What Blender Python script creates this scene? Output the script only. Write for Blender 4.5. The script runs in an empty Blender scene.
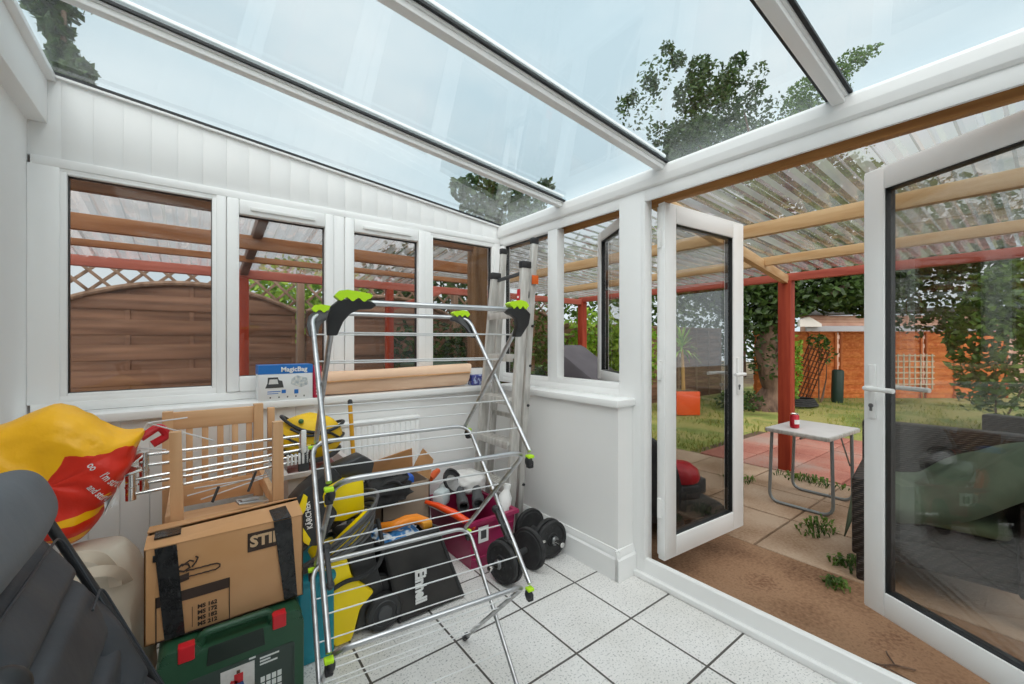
import bpy, bmesh, math, random
from mathutils import Vector, Matrix
random.seed(11)
scn = bpy.context.scene
COL = scn.collection
PI = math.pi
V = Vector

# ---------------------------------------------------------------- mesh builder
def rot(ax=0, ay=0, az=0):
    return (Matrix.Rotation(math.radians(az), 4, 'Z') @ Matrix.Rotation(math.radians(ay), 4, 'Y')
            @ Matrix.Rotation(math.radians(ax), 4, 'X'))

def T(x, y, z):
    return Matrix.Translation((x, y, z))

class MB:
    """collects shapes in one bmesh; material index per shape"""
    def __init__(s, M=None):
        s.bm = bmesh.new(); s.mi = 0; s.M = M or Matrix.Identity(4)
    def _put(s, vs, fs, M=None):
        m = s.M @ M if M is not None else s.M
        bv = [s.bm.verts.new(m @ V(v)) for v in vs]
        for f in fs:
            try:
                bf = s.bm.faces.new([bv[i] for i in f]); bf.material_index = s.mi; bf.smooth = True
            except ValueError:
                pass
        return s
    def merge(s, t, M=None):
        t.verts.index_update()
        vs = [v.co.copy() for v in t.verts]; fs = [[v.index for v in f.verts] for f in t.faces]
        t.free(); return s._put(vs, fs, M)
    def box(s, c, size, M=None, bev=0, seg=2):
        t = bmesh.new(); bmesh.ops.create_cube(t, size=1)
        bmesh.ops.scale(t, vec=V(size), verts=t.verts[:])
        if bev:
            bmesh.ops.bevel(t, geom=t.edges[:], offset=min(bev, min(size) * .49), segments=seg, affect='EDGES', profile=.5)
        m = T(*c) @ M if M is not None else T(*c)
        return s.merge(t, m)
    def bl(s, c, size, F, bev=0):
        return s.box((0, 0, 0), size, F @ T(*c), bev)
    def bb(s, x0, x1, y0, y1, z0, z1, bev=0, seg=2):
        return s.box(((x0 + x1) / 2, (y0 + y1) / 2, (z0 + z1) / 2), (abs(x1 - x0), abs(y1 - y0), abs(z1 - z0)), None, bev, seg)
    def bar(s, p0, p1, w, d, bev=0, up=(0, 0, 1)):
        """rectangular bar from p0 to p1; w across, d along 'up'"""
        p0, p1 = V(p0), V(p1); a = p1 - p0; L = a.length; a.normalize(); u = V(up)
        if abs(a.dot(u)) > .99: u = V((1, 0, 0))
        side = a.cross(u).normalized(); u = side.cross(a).normalized()
        m = Matrix((a, side, u)).transposed().to_4x4(); m.translation = (p0 + p1) / 2
        return s.box((0, 0, 0), (L, w, d), None, bev) if False else s._bar(m, L, w, d, bev)
    def _bar(s, m, L, w, d, bev):
        t = bmesh.new(); bmesh.ops.create_cube(t, size=1); bmesh.ops.scale(t, vec=V((L, w, d)), verts=t.verts[:])
        if bev: bmesh.ops.bevel(t, geom=t.edges[:], offset=bev, segments=2, affect='EDGES', profile=.5)
        return s.merge(t, m)
    def tube(s, pts, r, seg=10, closed=False, cap=True, rs=None):
        pts = [V(p) for p in pts]; n = len(pts)
        tan = []
        for i in range(n):
            a = pts[(i - 1) % n] if (closed or i > 0) else pts[i]
            b = pts[(i + 1) % n] if (closed or i < n - 1) else pts[i]
            tan.append((b - a).normalized() if (b - a).length > 1e-9 else V((0, 0, 1)))
        u = V((0, 0, 1)) if abs(tan[0].z) < .9 else V((1, 0, 0))
        u = (u - tan[0] * u.dot(tan[0])).normalized()
        vs, fs = [], []
        for i in range(n):
            u = (u - tan[i] * u.dot(tan[i]))
            u = u.normalized() if u.length > 1e-6 else V((1, 0, 0))
            w = tan[i].cross(u); rr = rs[i] if rs else r
            for k in range(seg):
                an = 2 * PI * k / seg
                vs.append(pts[i] + (u * math.cos(an) + w * math.sin(an)) * rr)
        for i in range(n if closed else n - 1):
            j = (i + 1) % n
            for k in range(seg):
                k2 = (k + 1) % seg
                fs.append((i * seg + k, i * seg + k2, j * seg + k2, j * seg + k))
        if cap and not closed:
            fs.append(tuple(range(seg))[::-1]); fs.append(tuple((n - 1) * seg + k for k in range(seg)))
        return s._put(vs, fs)
    def cyl(s, p0, p1, r, r1=None, seg=16):
        return s.tube([p0, p1], r, seg, rs=[r, r if r1 is None else r1])
    def lathe(s, prof, M=None, seg=24, cap=True):
        vs, fs = [], []; n = len(prof)
        for r, z in prof:
            for k in range(seg):
                a = 2 * PI * k / seg; vs.append((r * math.cos(a), r * math.sin(a), z))
        for i in range(n - 1):
            for k in range(seg):
                k2 = (k + 1) % seg; fs.append((i * seg + k, i * seg + k2, (i + 1) * seg + k2, (i + 1) * seg + k))
        if cap:
            fs.append(tuple(range(seg))[::-1]); fs.append(tuple((n - 1) * seg + k for k in range(seg)))
        return s._put(vs, fs, M)
    def prism(s, poly, d, M=None, bev=0):
        """2D polygon (x,y) extruded z 0..d"""
        t = bmesh.new(); n = len(poly)
        a = [t.verts.new((x, y, 0)) for x, y in poly]; b = [t.verts.new((x, y, d)) for x, y in poly]
        t.faces.new(a[::-1]); t.faces.new(b)
        for i in range(n): t.faces.new((a[i], a[(i + 1) % n], b[(i + 1) % n], b[i]))
        bmesh.ops.recalc_face_normals(t, faces=t.faces[:])
        if bev: bmesh.ops.bevel(t, geom=t.edges[:], offset=bev, segments=2, affect='EDGES', profile=.5)
        return s.merge(t, M)
    def ball(s, c, r, M=None, seg=16, ring=10):
        t = bmesh.new(); bmesh.ops.create_uvsphere(t, u_segments=seg, v_segments=ring, radius=1)
        rr = r if isinstance(r, (tuple, list)) else (r, r, r)
        bmesh.ops.scale(t, vec=V(rr), verts=t.verts[:])
        return s.merge(t, T(*c) @ M if M is not None else T(*c))
    def grid(s, fn, nu, nv, closed_u=False):
        vs = [fn(i / (nu if closed_u else nu - 1), j / (nv - 1)) for i in range(nu) for j in range(nv)]
        fs = []
        for i in range(nu if closed_u else nu - 1):
            i2 = (i + 1) % nu
            for j in range(nv - 1):
                fs.append((i * nv + j, i2 * nv + j, i2 * nv + j + 1, i * nv + j + 1))
        return s._put(vs, fs)
    def quad(s, a, b, c, d):
        return s._put([a, b, c, d], [(0, 1, 2, 3)])

def arc(c, r, a0, a1, n, ux=(1, 0, 0), uy=(0, 0, 1)):
    c, ux, uy = V(c), V(ux), V(uy)
    return [c + ux * (r * math.cos(math.radians(a0 + (a1 - a0) * i / n))) + uy * (r * math.sin(math.radians(a0 + (a1 - a0) * i / n))) for i in range(n + 1)]

def fillet(pts, r, n=5):
    """polyline with rounded inner corners"""
    pts = [V(p) for p in pts]; out = [pts[0]]
    for i in range(1, len(pts) - 1):
        a, b, c = pts[i - 1], pts[i], pts[i + 1]
        d1, d2 = (a - b), (c - b); q = min(r, d1.length * .49, d2.length * .49)
        p, e = b + d1.normalized() * q, b + d2.normalized() * q
        for k in range(n + 1):
            t = k / n; out.append(p * (1 - t) ** 2 + b * (2 * t * (1 - t)) + e * t * t)
    out.append(pts[-1]); return out

def noise3(x, y, z, seed=0):
    from mathutils import noise
    return noise.noise(V((x + seed * 17.3, y - seed * 9.1, z + seed * 4.7)))

# ---------------------------------------------------------------- linking
def tagp(o, label=None, cat=None, group=None, kind=None):
    if label: o['label'] = label
    if cat: o['category'] = cat
    if group: o['group'] = group
    if kind: o['kind'] = kind
    return o

def build(mb, name, mats, parent=None, world=True, sharp=38):
    """links the collected shapes as ONE object. world=True: coordinates are metres in the room"""
    bm = mb.bm
    bmesh.ops.recalc_face_normals(bm, faces=bm.faces[:]) if getattr(mb, 'fix', True) else None
    ca = math.cos(math.radians(sharp))
    for e in bm.edges:
        if len(e.link_faces) == 2:
            e.smooth = e.link_faces[0].normal.dot(e.link_faces[1].normal) > ca
    me = bpy.data.meshes.new(name)
    M = None
    if parent is not None:
        if world:
            Mi = W(parent).inverted(); bm.transform(Mi)
    else:
        if world and len(bm.verts):
            xs = [v.co.x for v in bm.verts]; ys = [v.co.y for v in bm.verts]; z0 = min(v.co.z for v in bm.verts)
            M = T((min(xs) + max(xs)) / 2, (min(ys) + max(ys)) / 2, z0); bm.transform(M.inverted())
    bm.to_mesh(me); bm.free()
    for m in (mats if isinstance(mats, (list, tuple)) else [mats]): me.materials.append(m)
    o = bpy.data.objects.new(name, me); COL.objects.link(o)
    if parent is not None: o.parent = parent
    elif M is not None: o.location = M.translation
    return o

def W(o):
    m = Matrix.LocRotScale(o.location, o.rotation_euler, o.scale)
    return W(o.parent) @ m if o.parent else m

def thing(name, label, cat, loc=(0, 0, 0), rz=0, group=None, kind=None):
    o = bpy.data.objects.new(name, None); COL.objects.link(o)
    o.location = loc; o.rotation_euler = (0, 0, math.radians(rz)); o.empty_display_size = .05
    return tagp(o, label, cat, group, kind)

def copy_tree(o, parent=None):
    c = o.copy(); COL.objects.link(c)
    if parent is not None: c.parent = parent
    for ch in [k for k in bpy.data.objects if k.parent == o]: copy_tree(ch, c)
    return c

def struct(mb, name, mats, parent=None):
    o = build(mb, name, mats, parent)
    if parent is None: o['kind'] = 'structure'
    return o

def text(txt, name, size, M, mat, parent, bold=.0, sx=1.0, ext=.0006, align='CENTER', space=1.0):
    cu = bpy.data.curves.new('t', 'FONT'); cu.body = txt; cu.size = size; cu.extrude = ext
    cu.align_x = align; cu.align_y = 'CENTER'; cu.offset = bold; cu.resolution_u = 3; cu.space_character = space
    tmp = bpy.data.objects.new('t', cu); COL.objects.link(tmp)
    dg = bpy.context.evaluated_depsgraph_get()
    me = bpy.data.meshes.new_from_object(tmp.evaluated_get(dg))
    COL.objects.unlink(tmp); bpy.data.objects.remove(tmp); bpy.data.curves.remove(cu)
    me.transform(Matrix.Diagonal((sx, 1, 1, 1)))
    m = W(parent).inverted() @ M if parent else M
    me.transform(m); me.materials.clear(); me.materials.append(mat); me.name = name
    o = bpy.data.objects.new(name, me); COL.objects.link(o)
    if parent: o.parent = parent
    return o

def frame(o, ux, uy):
    """matrix whose x, y axes are ux, uy at point o"""
    ux, uy = V(ux).normalized(), V(uy); uz = ux.cross(uy).normalized(); uy = uz.cross(ux)
    m = Matrix((ux, uy, uz)).transposed().to_4x4(); m.translation = V(o); return m

# ---------------------------------------------------------------- materials
def newmat(name):
    m = bpy.data.materials.new(name); m.use_nodes = True
    nt = m.node_tree; nt.nodes.clear()
    return m, nt

def N(nt, typ, **kw):
    n = nt.nodes.new(typ)
    for k, v in kw.items():
        if k.startswith('i_'):
            key = k[2:].replace('_', ' ')
            if key.isdigit(): key = int(key)
            s = n.inputs[key]
            if isinstance(v, bpy.types.NodeSocket): nt.links.new(v, s)
            else: s.default_value = v
        else: setattr(n, k, v)
    return n

def rgba(c): return (c[0], c[1], c[2], 1)
def sr(h):
    """sRGB hex to linear"""
    h = h.lstrip('#'); o = []
    for i in (0, 2, 4):
        v = int(h[i:i + 2], 16) / 255
        o.append(v / 12.92 if v <= .04045 else ((v + .055) / 1.055) ** 2.4)
    return tuple(o)

def out(nt, sh):
    o = N(nt, 'ShaderNodeOutputMaterial'); nt.links.new(sh, o.inputs[0]); return o

def ramp(nt, fac, stops):
    r = N(nt, 'ShaderNodeValToRGB', i_0=fac)
    el = r.color_ramp.elements
    while len(el) < len(stops): el.new(.5)
    for e, (p, c) in zip(el, stops): e.position = p; e.color = rgba(c)
    return r.outputs[0]

def pmat(name, col, rough=.5, metal=0, col2=None, scale=8, stretch=(1, 1, 1), bump=0, bscale=None, spec=.5, detail=4, coat=0, lo=.35, hi=.65, sheen=0):
    m, nt = newmat(name)
    b = N(nt, 'ShaderNodeBsdfPrincipled', i_Roughness=rough, i_Metallic=metal)
    b.inputs['Specular IOR Level'].default_value = spec; b.inputs['Coat Weight'].default_value = coat
    b.inputs['Sheen Weight'].default_value = sheen
    b.inputs['Base Color'].default_value = rgba(col)
    if col2 is not None or bump:
        tc = N(nt, 'ShaderNodeTexCoord'); mp = N(nt, 'ShaderNodeMapping', i_0=tc.outputs['Object'])
        mp.inputs['Scale'].default_value = stretch
        no = N(nt, 'ShaderNodeTexNoise', i_Vector=mp.outputs[0], i_Scale=scale, i_Detail=detail)
        if col2 is not None:
            c = ramp(nt, no.outputs[0], [(lo, col), (hi, col2)]); nt.links.new(c, b.inputs['Base Color'])
        if bump:
            n2 = N(nt, 'ShaderNodeTexNoise', i_Vector=mp.outputs[0], i_Scale=bscale or scale, i_Detail=3) if bscale else no
            bp = N(nt, 'ShaderNodeBump', i_Strength=bump, i_Distance=.01, i_Height=n2.outputs[0]); nt.links.new(bp.outputs[0], b.inputs['Normal'])
    out(nt, b.outputs[0]); return m

def wood(name, c1, c2, axis='x', scale=5, rough=.6, bump=.1, k=14):
    st = {'x': (1, k, k), 'y': (k, 1, k), 'z': (k, k, 1)}[axis]
    return pmat(name, c1, rough, 0, c2, scale / 3, st, bump, None, .25, 6, lo=.3, hi=.7)

def glass(name, tint, ior=1.5, extra=0.0, rough=0.0):
    m, nt = newmat(name)
    tr = N(nt, 'ShaderNodeBsdfTransparent'); tr.inputs[0].default_value = rgba(tint)
    gl = N(nt, 'ShaderNodeBsdfGlossy', i_Roughness=rough); gl.inputs[0].default_value = (1, 1, 1, 1)
    fr = N(nt, 'ShaderNodeFresnel', i_IOR=ior)
    # a thin pane shows the same reflection from both of its sides
    ge = N(nt, 'ShaderNodeNewGeometry')
    lw = N(nt, 'ShaderNodeLayerWeight', i_Blend=.5)
    p = N(nt, 'ShaderNodeMath', operation='POWER', i_0=lw.outputs['Facing'], i_1=4.0)
    a = N(nt, 'ShaderNodeMath', operation='MULTIPLY_ADD', i_0=p.outputs[0], i_1=.85, i_2=extra); a.use_clamp = True
    mx = N(nt, 'ShaderNodeMixShader', i_0=a.outputs[0], i_1=tr.outputs[0], i_2=gl.outputs[0])
    nt.nodes.remove(fr); nt.nodes.remove(ge)
    out(nt, mx.outputs[0]); return m

def leafmat(name, c1, c2, trans=.35):
    m, nt = newmat(name)
    tc = N(nt, 'ShaderNodeTexCoord')
    no = N(nt, 'ShaderNodeTexNoise', i_Vector=tc.outputs['Object'], i_Scale=9, i_Detail=3)
    c = ramp(nt, no.outputs[0], [(.35, c1), (.65, c2)])
    b = N(nt, 'ShaderNodeBsdfPrincipled', i_Roughness=.5); nt.links.new(c, b.inputs['Base Color'])
    t = N(nt, 'ShaderNodeBsdfTranslucent'); nt.links.new(c, t.inputs[0])
    mx = N(nt, 'ShaderNodeMixShader', i_0=trans, i_1=b.outputs[0], i_2=t.outputs[0])
    out(nt, mx.outputs[0]); return m

M = {}
M['upvc'] = pmat('upvc', (.86, .86, .855), .28, 0, (.88, .88, .875), 2)
M['paint'] = pmat('wall_paint', (.86, .855, .845), .6, 0, (.88, .875, .865), 1.5, bump=.02, bscale=60)
M['clad'] = pmat('clad', (.83, .83, .825), .42, 0, (.86, .86, .855), 1.2)
M['sill'] = pmat('sill', (.86, .86, .855), .25)
M['gasket'] = pmat('gasket', (.012, .014, .016), .5)
M['glass'] = glass('glass', (.91,.90,.895), extra=.02)
M['glassdoor'] = glass('glassdoor', (.835,.84,.835), extra=.055)
M['glassroof'] = glass('glassroof', (.94,.972,.98), extra=.012)
M['black'] = pmat('blackplastic', (.015, .015, .017), .45, 0, (.03, .03, .032), 5)
M['blackrub'] = pmat('rubber', (.018, .018, .019), .75, 0, (.035, .035, .036), 20, bump=.1)
M['darkgrey'] = pmat('darkgrey', (.05, .052, .056), .6, 0, (.07, .072, .076), 6)
M['steel'] = pmat('steel', (.46, .46, .47), .30, 1, (.60, .60, .61), 9, (1, 1, 6))
M['darksteel'] = pmat('darksteel', (.22, .225, .23), .38, 1)
M['chrome'] = pmat('chrome', (.78, .77, .75), .12, 1)
M['alu'] = pmat('alu', (.47, .45, .42), .45, .35, (.64, .62, .59), 7, (6, 6, 1), bump=.03)
M['wire'] = pmat('wirewhite', (.72, .72, .72), .35, .3)
M['lime'] = pmat('lime', (.50, .82, .01), .4)
M['white'] = pmat('whiteplastic', (.82, .82, .81), .4)
M['pine'] = wood('pine', sr('bd9566'), sr('d9bd94'), 'y')
M['pinex'] = wood('pinex', sr('bd9566'), sr('d9bd94'), 'x')
M['oldx'] = wood('oldx', sr('6d4b37'), sr('9d7454'), 'x')
M['oldx2'] = wood('oldx2', sr('96623f'), sr('bd8a62'), 'x')
M['oldz'] = wood('oldz', sr('6f5238'), sr('9b7a57'), 'z')
M['oldy'] = wood('oldy', sr('5c473c'), sr('84695a'), 'y')
M['redx'] = wood('redx', sr('a85546'), sr('c67a6a'), 'x')
M['redy'] = wood('redy', sr('a04a3c'), sr('bb6453'), 'y')
M['redz'] = wood('redz', sr('8a3020'), sr('a8482f'), 'z')
M['fence'] = wood('fencewood', sr('614636'), sr('94715a'), 'x', 4)
M['fencez'] = wood('fencez', sr('6f5746'), sr('98806c'), 'z', 4)
M['ofence'] = wood('ofence', sr('c0602c'), sr('e08a4c'), 'y', 4)
M['ofencez'] = wood('ofencez', sr('a9552b'), sr('cf7a45'), 'z', 4)
M['beech'] = wood('beech', sr('cb9b70'), sr('e0b78e'), 'z', 4, .45, .03)
M['beechx'] = wood('beechx', sr('cb9b70'), sr('e0b78e'), 'x', 4, .45, .03)
M['card'] = pmat('card', sr('c3905f'), .8, 0, sr('d0a075'), 3, bump=.03, bscale=30)
M['cardin'] = pmat('cardin', sr('a87a4d'), .85, 0, sr('b98b5e'), 5)
M['print'] = pmat('print', sr('3a2a22'), .7)
M['tape'] = pmat('tape', (.008, .008, .009), .22, 0, (.02, .02, .021), 25, bump=.7, bscale=35)
M['leaf'] = leafmat('leaf', sr('2f4a1c'), sr('6b8a34'))
M['leafdark'] = leafmat('leafdark', sr('27391c'), sr('4f6a30'))
M['leafbright'] = leafmat('leafbright', sr('5f8a22'), sr('a9c648'))
M['bark'] = pmat('bark', sr('4a382e'), .9, 0, sr('7a6252'), 9, (1, 1, .3), .8)
# ================================================================ camera, world, light
cam = bpy.data.cameras.new('camera'); co = bpy.data.objects.new('camera', cam); COL.objects.link(co)
cam.sensor_fit = 'HORIZONTAL'; cam.sensor_width = 36; cam.lens = 36 * 417.5 / 1024; cam.clip_start = .02
TH = math.atan(318 / 417.5)
co.location = (0, 0, 1.25); co.rotation_euler = (PI / 2, 0, -TH); scn.camera = co
scn.view_settings.view_transform = 'Standard'; scn.view_settings.look = 'None'
scn.view_settings.gamma = 1; scn.view_settings.use_curve_mapping = False; scn.view_settings.exposure = .31
scn.cycles.use_denoising = True
scn.cycles.max_bounces = 16; scn.cycles.transparent_max_bounces = 24; scn.cycles.diffuse_bounces = 6

wd = bpy.data.worlds.new('overcast_sky'); scn.world = wd; wd.use_nodes = True
nt = wd.node_tree; nt.nodes.clear()
tc = N(nt, 'ShaderNodeTexCoord')
mp = N(nt, 'ShaderNodeMapping', i_0=tc.outputs['Generated']); mp.inputs['Scale'].default_value = (1, 1, 2)
no = N(nt, 'ShaderNodeTexNoise', i_Vector=mp.outputs[0], i_Scale=2.2, i_Detail=5)
cl = ramp(nt, no.outputs[0], [(.36, (.68, .82, .89)), (.70, (.95, .99, 1.0))])
bg = N(nt, 'ShaderNodeBackground', i_0=cl, i_1=.80)
wo = N(nt, 'ShaderNodeOutputWorld'); nt.links.new(bg.outputs[0], wo.inputs[0])

sl = bpy.data.lights.new('hazy_sun', 'SUN'); sl.energy = 3.3; sl.angle = math.radians(100); sl.color = (1, .935, .875)
so = bpy.data.objects.new('hazy_sun', sl); COL.objects.link(so)
so.rotation_euler = V((.46, .57, -.69)).to_track_quat('-Z', 'Y').to_euler()

# ================================================================ floor, walls
def tile_material():
    m, nt = newmat('terrazzo_tiles')
    tc = N(nt, 'ShaderNodeNewGeometry')
    sp = N(nt, 'ShaderNodeSeparateXYZ', i_0=tc.outputs['Position'])
    ds = []
    for i, off in ((0, 1.2212), (1, 1.176)):
        a = N(nt, 'ShaderNodeMath', operation='SUBTRACT', i_0=sp.outputs[i], i_1=off - 3.525)
        b = N(nt, 'ShaderNodeMath', operation='DIVIDE', i_0=a.outputs[0], i_1=.3525)
        fr = N(nt, 'ShaderNodeMath', operation='FRACT', i_0=b.outputs[0])
        c = N(nt, 'ShaderNodeMath', operation='SUBTRACT', i_0=fr.outputs[0], i_1=.5)
        d = N(nt, 'ShaderNodeMath', operation='ABSOLUTE', i_0=c.outputs[0]); ds.append(d)
    mx = N(nt, 'ShaderNodeMath', operation='MAXIMUM', i_0=ds[0].outputs[0], i_1=ds[1].outputs[0])
    gr = N(nt, 'ShaderNodeMapRange', i_0=mx.outputs[0], i_1=.4855, i_2=.4885)
    vo = N(nt, 'ShaderNodeTexVoronoi', i_Vector=tc.outputs['Position'], i_Scale=95)
    n1 = N(nt, 'ShaderNodeTexNoise', i_Vector=tc.outputs['Position'], i_Scale=130, i_Detail=3)
    n2 = N(nt, 'ShaderNodeTexNoise', i_Vector=tc.outputs['Position'], i_Scale=3, i_Detail=4)
    chips = ramp(nt, n1.outputs[0], [(.33, (.40, .40, .40)), (.44, (.83, .815, .80))])
    c2 = ramp(nt, vo.outputs['Color'], [(.0, (.93, .93, .93)), (1, (1, 1, 1))])
    dirt = ramp(nt, n2.outputs[0], [(.35, (.90, .895, .88)), (.6, (1, 1, 1))])
    m1 = N(nt, 'ShaderNodeMix', data_type='RGBA', blend_type='MULTIPLY'); m1.inputs[0].default_value = 1
    nt.links.new(chips, m1.inputs[6]); nt.links.new(c2, m1.inputs[7])
    m2 = N(nt, 'ShaderNodeMix', data_type='RGBA', blend_type='MULTIPLY'); m2.inputs[0].default_value = 1
    nt.links.new(m1.outputs[2], m2.inputs[6]); nt.links.new(dirt, m2.inputs[7])
    m3 = N(nt, 'ShaderNodeMix', data_type='RGBA'); nt.links.new(gr.outputs[0], m3.inputs[0])
    nt.links.new(m2.outputs[2], m3.inputs[6]); m3.inputs[7].default_value = (.085, .075, .068, 1)
    b = N(nt, 'ShaderNodeBsdfPrincipled', i_Roughness=.38); nt.links.new(m3.outputs[2], b.inputs['Base Color'])
    bp = N(nt, 'ShaderNodeBump', i_Strength=.35, i_Distance=.004, i_Height=gr.outputs[0]); bp.invert = True
    nt.links.new(bp.outputs[0], b.inputs['Normal']); out(nt, b.outputs[0]); return m
M['tile'] = tile_material()

mb = MB(); mb.bb(-.66, 1.98, -1.7, 2.75, -.12, 0); struct(mb, 'floor', M['tile'])
mb = MB(); mb.bb(-.68, -.565, -1.7, 2.78, 0, 2.55); struct(mb, 'wall_left', M['paint'])
mb = MB(); mb.bb(-.68, 2.0, -1.8, -1.7, -.12, 2.5); struct(mb, 'wall_back', M['paint'])
# far wall below the sill, and the cladding above the windows (one board about 100 mm)
def zroof(x): return 2.155 + .109 * (1.9 - x)
mb = MB(); mb.bb(-.565, 1.98, 2.53, 2.78, 0, .905)
for k in range(11):                                    # painted boards below the sill on the house side
    x = -.56 + k * .1
    if x > .45: break
    mb.bb(x, x + .0985, 2.522, 2.535, .1, .905, .002)
struct(mb, 'wall_far', M['paint'])
mb = MB()
xs = -.565
while xs < 1.9:
    w = min(.1, 1.9 - xs); a, b = xs, xs + w
    za, zb = zroof(a) + .0, zroof(b) + .0
    y0 = 2.662
    P = [(a, 2.05), (b, 2.05), (b, zb - .012), (a, za - .012)]
    mb.prism(P, .016, frame((0, y0 + .016, 0), (1, 0, 0), (0, 0, 1)), .0009)
    xs += .1002
mb.prism([(-.565, 2.05), (1.9, 2.05), (1.9, 2.143), (-.565, 2.415)], .09, frame((0, 2.77, 0), (1, 0, 0), (0, 0, 1)))
struct(mb, 'wall_far_cladding', M['clad'])
# roof edge bead along the far wall
mb = MB(); mb.bar((-.53, 2.655, zroof(-.53) - .008), (1.9, 2.655, zroof(1.9) - .008), .022, .012, .002)
struct(mb, 'trim_1', M['upvc'])
mb = MB(); mb.bar((-.53, 2.652, zroof(-.53) + .004), (1.9, 2.652, zroof(1.9) + .004), .02, .012)
struct(mb, 'trim_2', M['gasket'])
# boxed wall plate on the house wall with the roof's starter bar
mb = MB(); mb.bb(-.57, -.505, -1.7, 2.66, 2.195, 2.385, .004); struct(mb, 'trim_3', M['paint'])
mb = MB(); mb.bb(-.57, -.478, -1.7, 2.66, 2.385, 2.412, .004); mb.bb(-.57, -.49, -1.7, 2.66, 2.41, 2.44, .003); struct(mb, 'trim_4', M['upvc'])
# pier wall under the side windows
mb = MB(); mb.bb(1.772, 1.98, 1.408, 2.6, 0, .905); struct(mb, 'wall_right', M['paint'])
def skirting(mb, y0=1.39, y1=2.6):
    prof = [(0, 0), (.024, 0), (.024, .110), (.015, .120), (.015, .138), (.006, .150), (.006, .156), (0, .158)]
    mb.prism([(-a, b) for a, b in prof], y1 - y0, frame((1.772, y1, 0), (1, 0, 0), (0, 0, 1)))
    mb.prism([(-a, b) for a, b in prof], .15, frame((1.748, 1.408, 0), (0, 1, 0), (0, 0, 1)))
mb = MB(); skirting(mb); mb.bb(1.755, 1.90, 1.391, 1.408, 0, .112, .001); mb.bb(1.7485, 1.775, 1.3845, 1.41, 0, .110, .001); mb.bb(1.758, 1.775, 1.395, 1.41, .11, .138, .001); mb.bb(1.766, 1.775, 1.402, 1.41, .138, .157, .001); struct(mb, 'baseboard_right', M['upvc'])
mb = MB(); mb.bb(-.565, 1.772, 2.502, 2.522, 0, .10, .004); struct(mb, 'baseboard_far', M['upvc'])
# sills
mb = MB(); mb.bb(-.565, 1.80, 2.475, 2.66, .905, .943, .005); struct(mb, 'trim_5', M['sill'])
mb = MB(); mb.bb(1.745, 1.92, 1.392, 2.50, .906, .944, .005); struct(mb, 'trim_6', M['sill'])

# ================================================================ far window wall: fixed frame + four windows
def frame_rect(mb, axis, a0, a1, z0, z1, w, d0, d1, bev=.006):
    """rectangular frame in the plane of 'axis' ('x': far wall, 'y': side wall)"""
    def put(p0, p1, q0, q1):
        if axis == 'x': mb.bb(p0, p1, d0, d1, q0, q1, bev)
        else: mb.bb(d0, d1, p0, p1, q0, q1, bev)
    wl, wr, wb, wt = w if isinstance(w, tuple) else (w, w, w, w)
    put(a0, a0 + wl, z0, z1); put(a1 - wr, a1, z0, z1)
    put(a0 + wl, a1 - wr, z0, z0 + wb); put(a0 + wl, a1 - wr, z1 - wt, z1)

mb = MB()
mb.bb(-.555, 1.90, 2.65, 2.73, .943, .985, .004); mb.bb(-.555, 1.90, 2.65, 2.73, 2.012, 2.052, .004)
for a, b in ((-.565, -.468), (.092, .134), (.668, .730), (1.264, 1.310), (1.85, 1.91)):
    mb.bb(a, b, 2.65, 2.73, .98, 2.014, .004)
mb.bb(-.47, .10, 2.655, 2.725, .98, 1.012, .004); mb.bb(-.47, .10, 2.655, 2.725, 1.996, 2.014, .004)
mb.bb(1.305, 1.855, 2.655, 2.725, .98, 1.045, .004); mb.bb(1.305, 1.855, 2.655, 2.725, 1.992, 2.014, .004)
struct(mb, 'window_frame_far', M['upvc'])

def pane(par, axis, a0, a1, z0, z1, d, mat='glass', gw=.006):
    mb = MB()
    if axis == 'x': mb.bb(a0, a1, d, d + .02, z0, z1)
    else: mb.bb(d, d + .02, a0, a1, z0, z1)
    build(mb, 'pane', M[mat], par)
    mb = MB(); frame_rect(mb, axis, a0 - .002, a1 + .002, z0 - .002, z1 + .002, gw, d - .006, d + .026, .001)
    build(mb, 'gasket', M['gasket'], par)

def window(n, loc):
    return thing('window_%d' % n, None, None, loc, kind='structure')
w = window(1, (-.19, 2.69, .98))
mb = MB(); frame_rect(mb, 'x', -.472, .098, 1.008, 2.0, (.026, .024, .014, .012), 2.655, 2.72, .004); build(mb, 'window_frame', M['upvc'], w)
pane(w, 'x', -.447, .075, 1.02, 1.99, 2.68)
for n, a0, a1, g0, g1 in ((2, .134, .668, .189, .620), (3, .730, 1.264, .785, 1.214)):
    w = window(n, ((a0 + a1) / 2, 2.66, .985))
    mb = MB(); frame_rect(mb, 'x', a0 + .002, a1 - .002, .987, 2.010, (g0 - a0, a1 - g1, 1.066 - .987, 2.010 - 1.931), 2.636, 2.70, .007)
    build(mb, 'sash', M['upvc'], w)
    pane(w, 'x', g0, g1, 1.064, 1.932, 2.675)
    mb = MB(); mb.bb((a0 + a1) / 2 - .16, (a0 + a1) / 2 + .16, 2.626, 2.637, 1.955, 1.975, .003)
    build(mb, 'trickle_vent', M['white'], w)
w = window(4, (1.58, 2.69, .985))
mb = MB(); frame_rect(mb, 'x', 1.308, 1.852, 1.04, 1.995, (.022, .022, .014, .014), 2.655, 2.72, .004); build(mb, 'window_frame', M['upvc'], w)
pane(w, 'x', 1.33, 1.83, 1.053, 1.983, 2.68)

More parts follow.
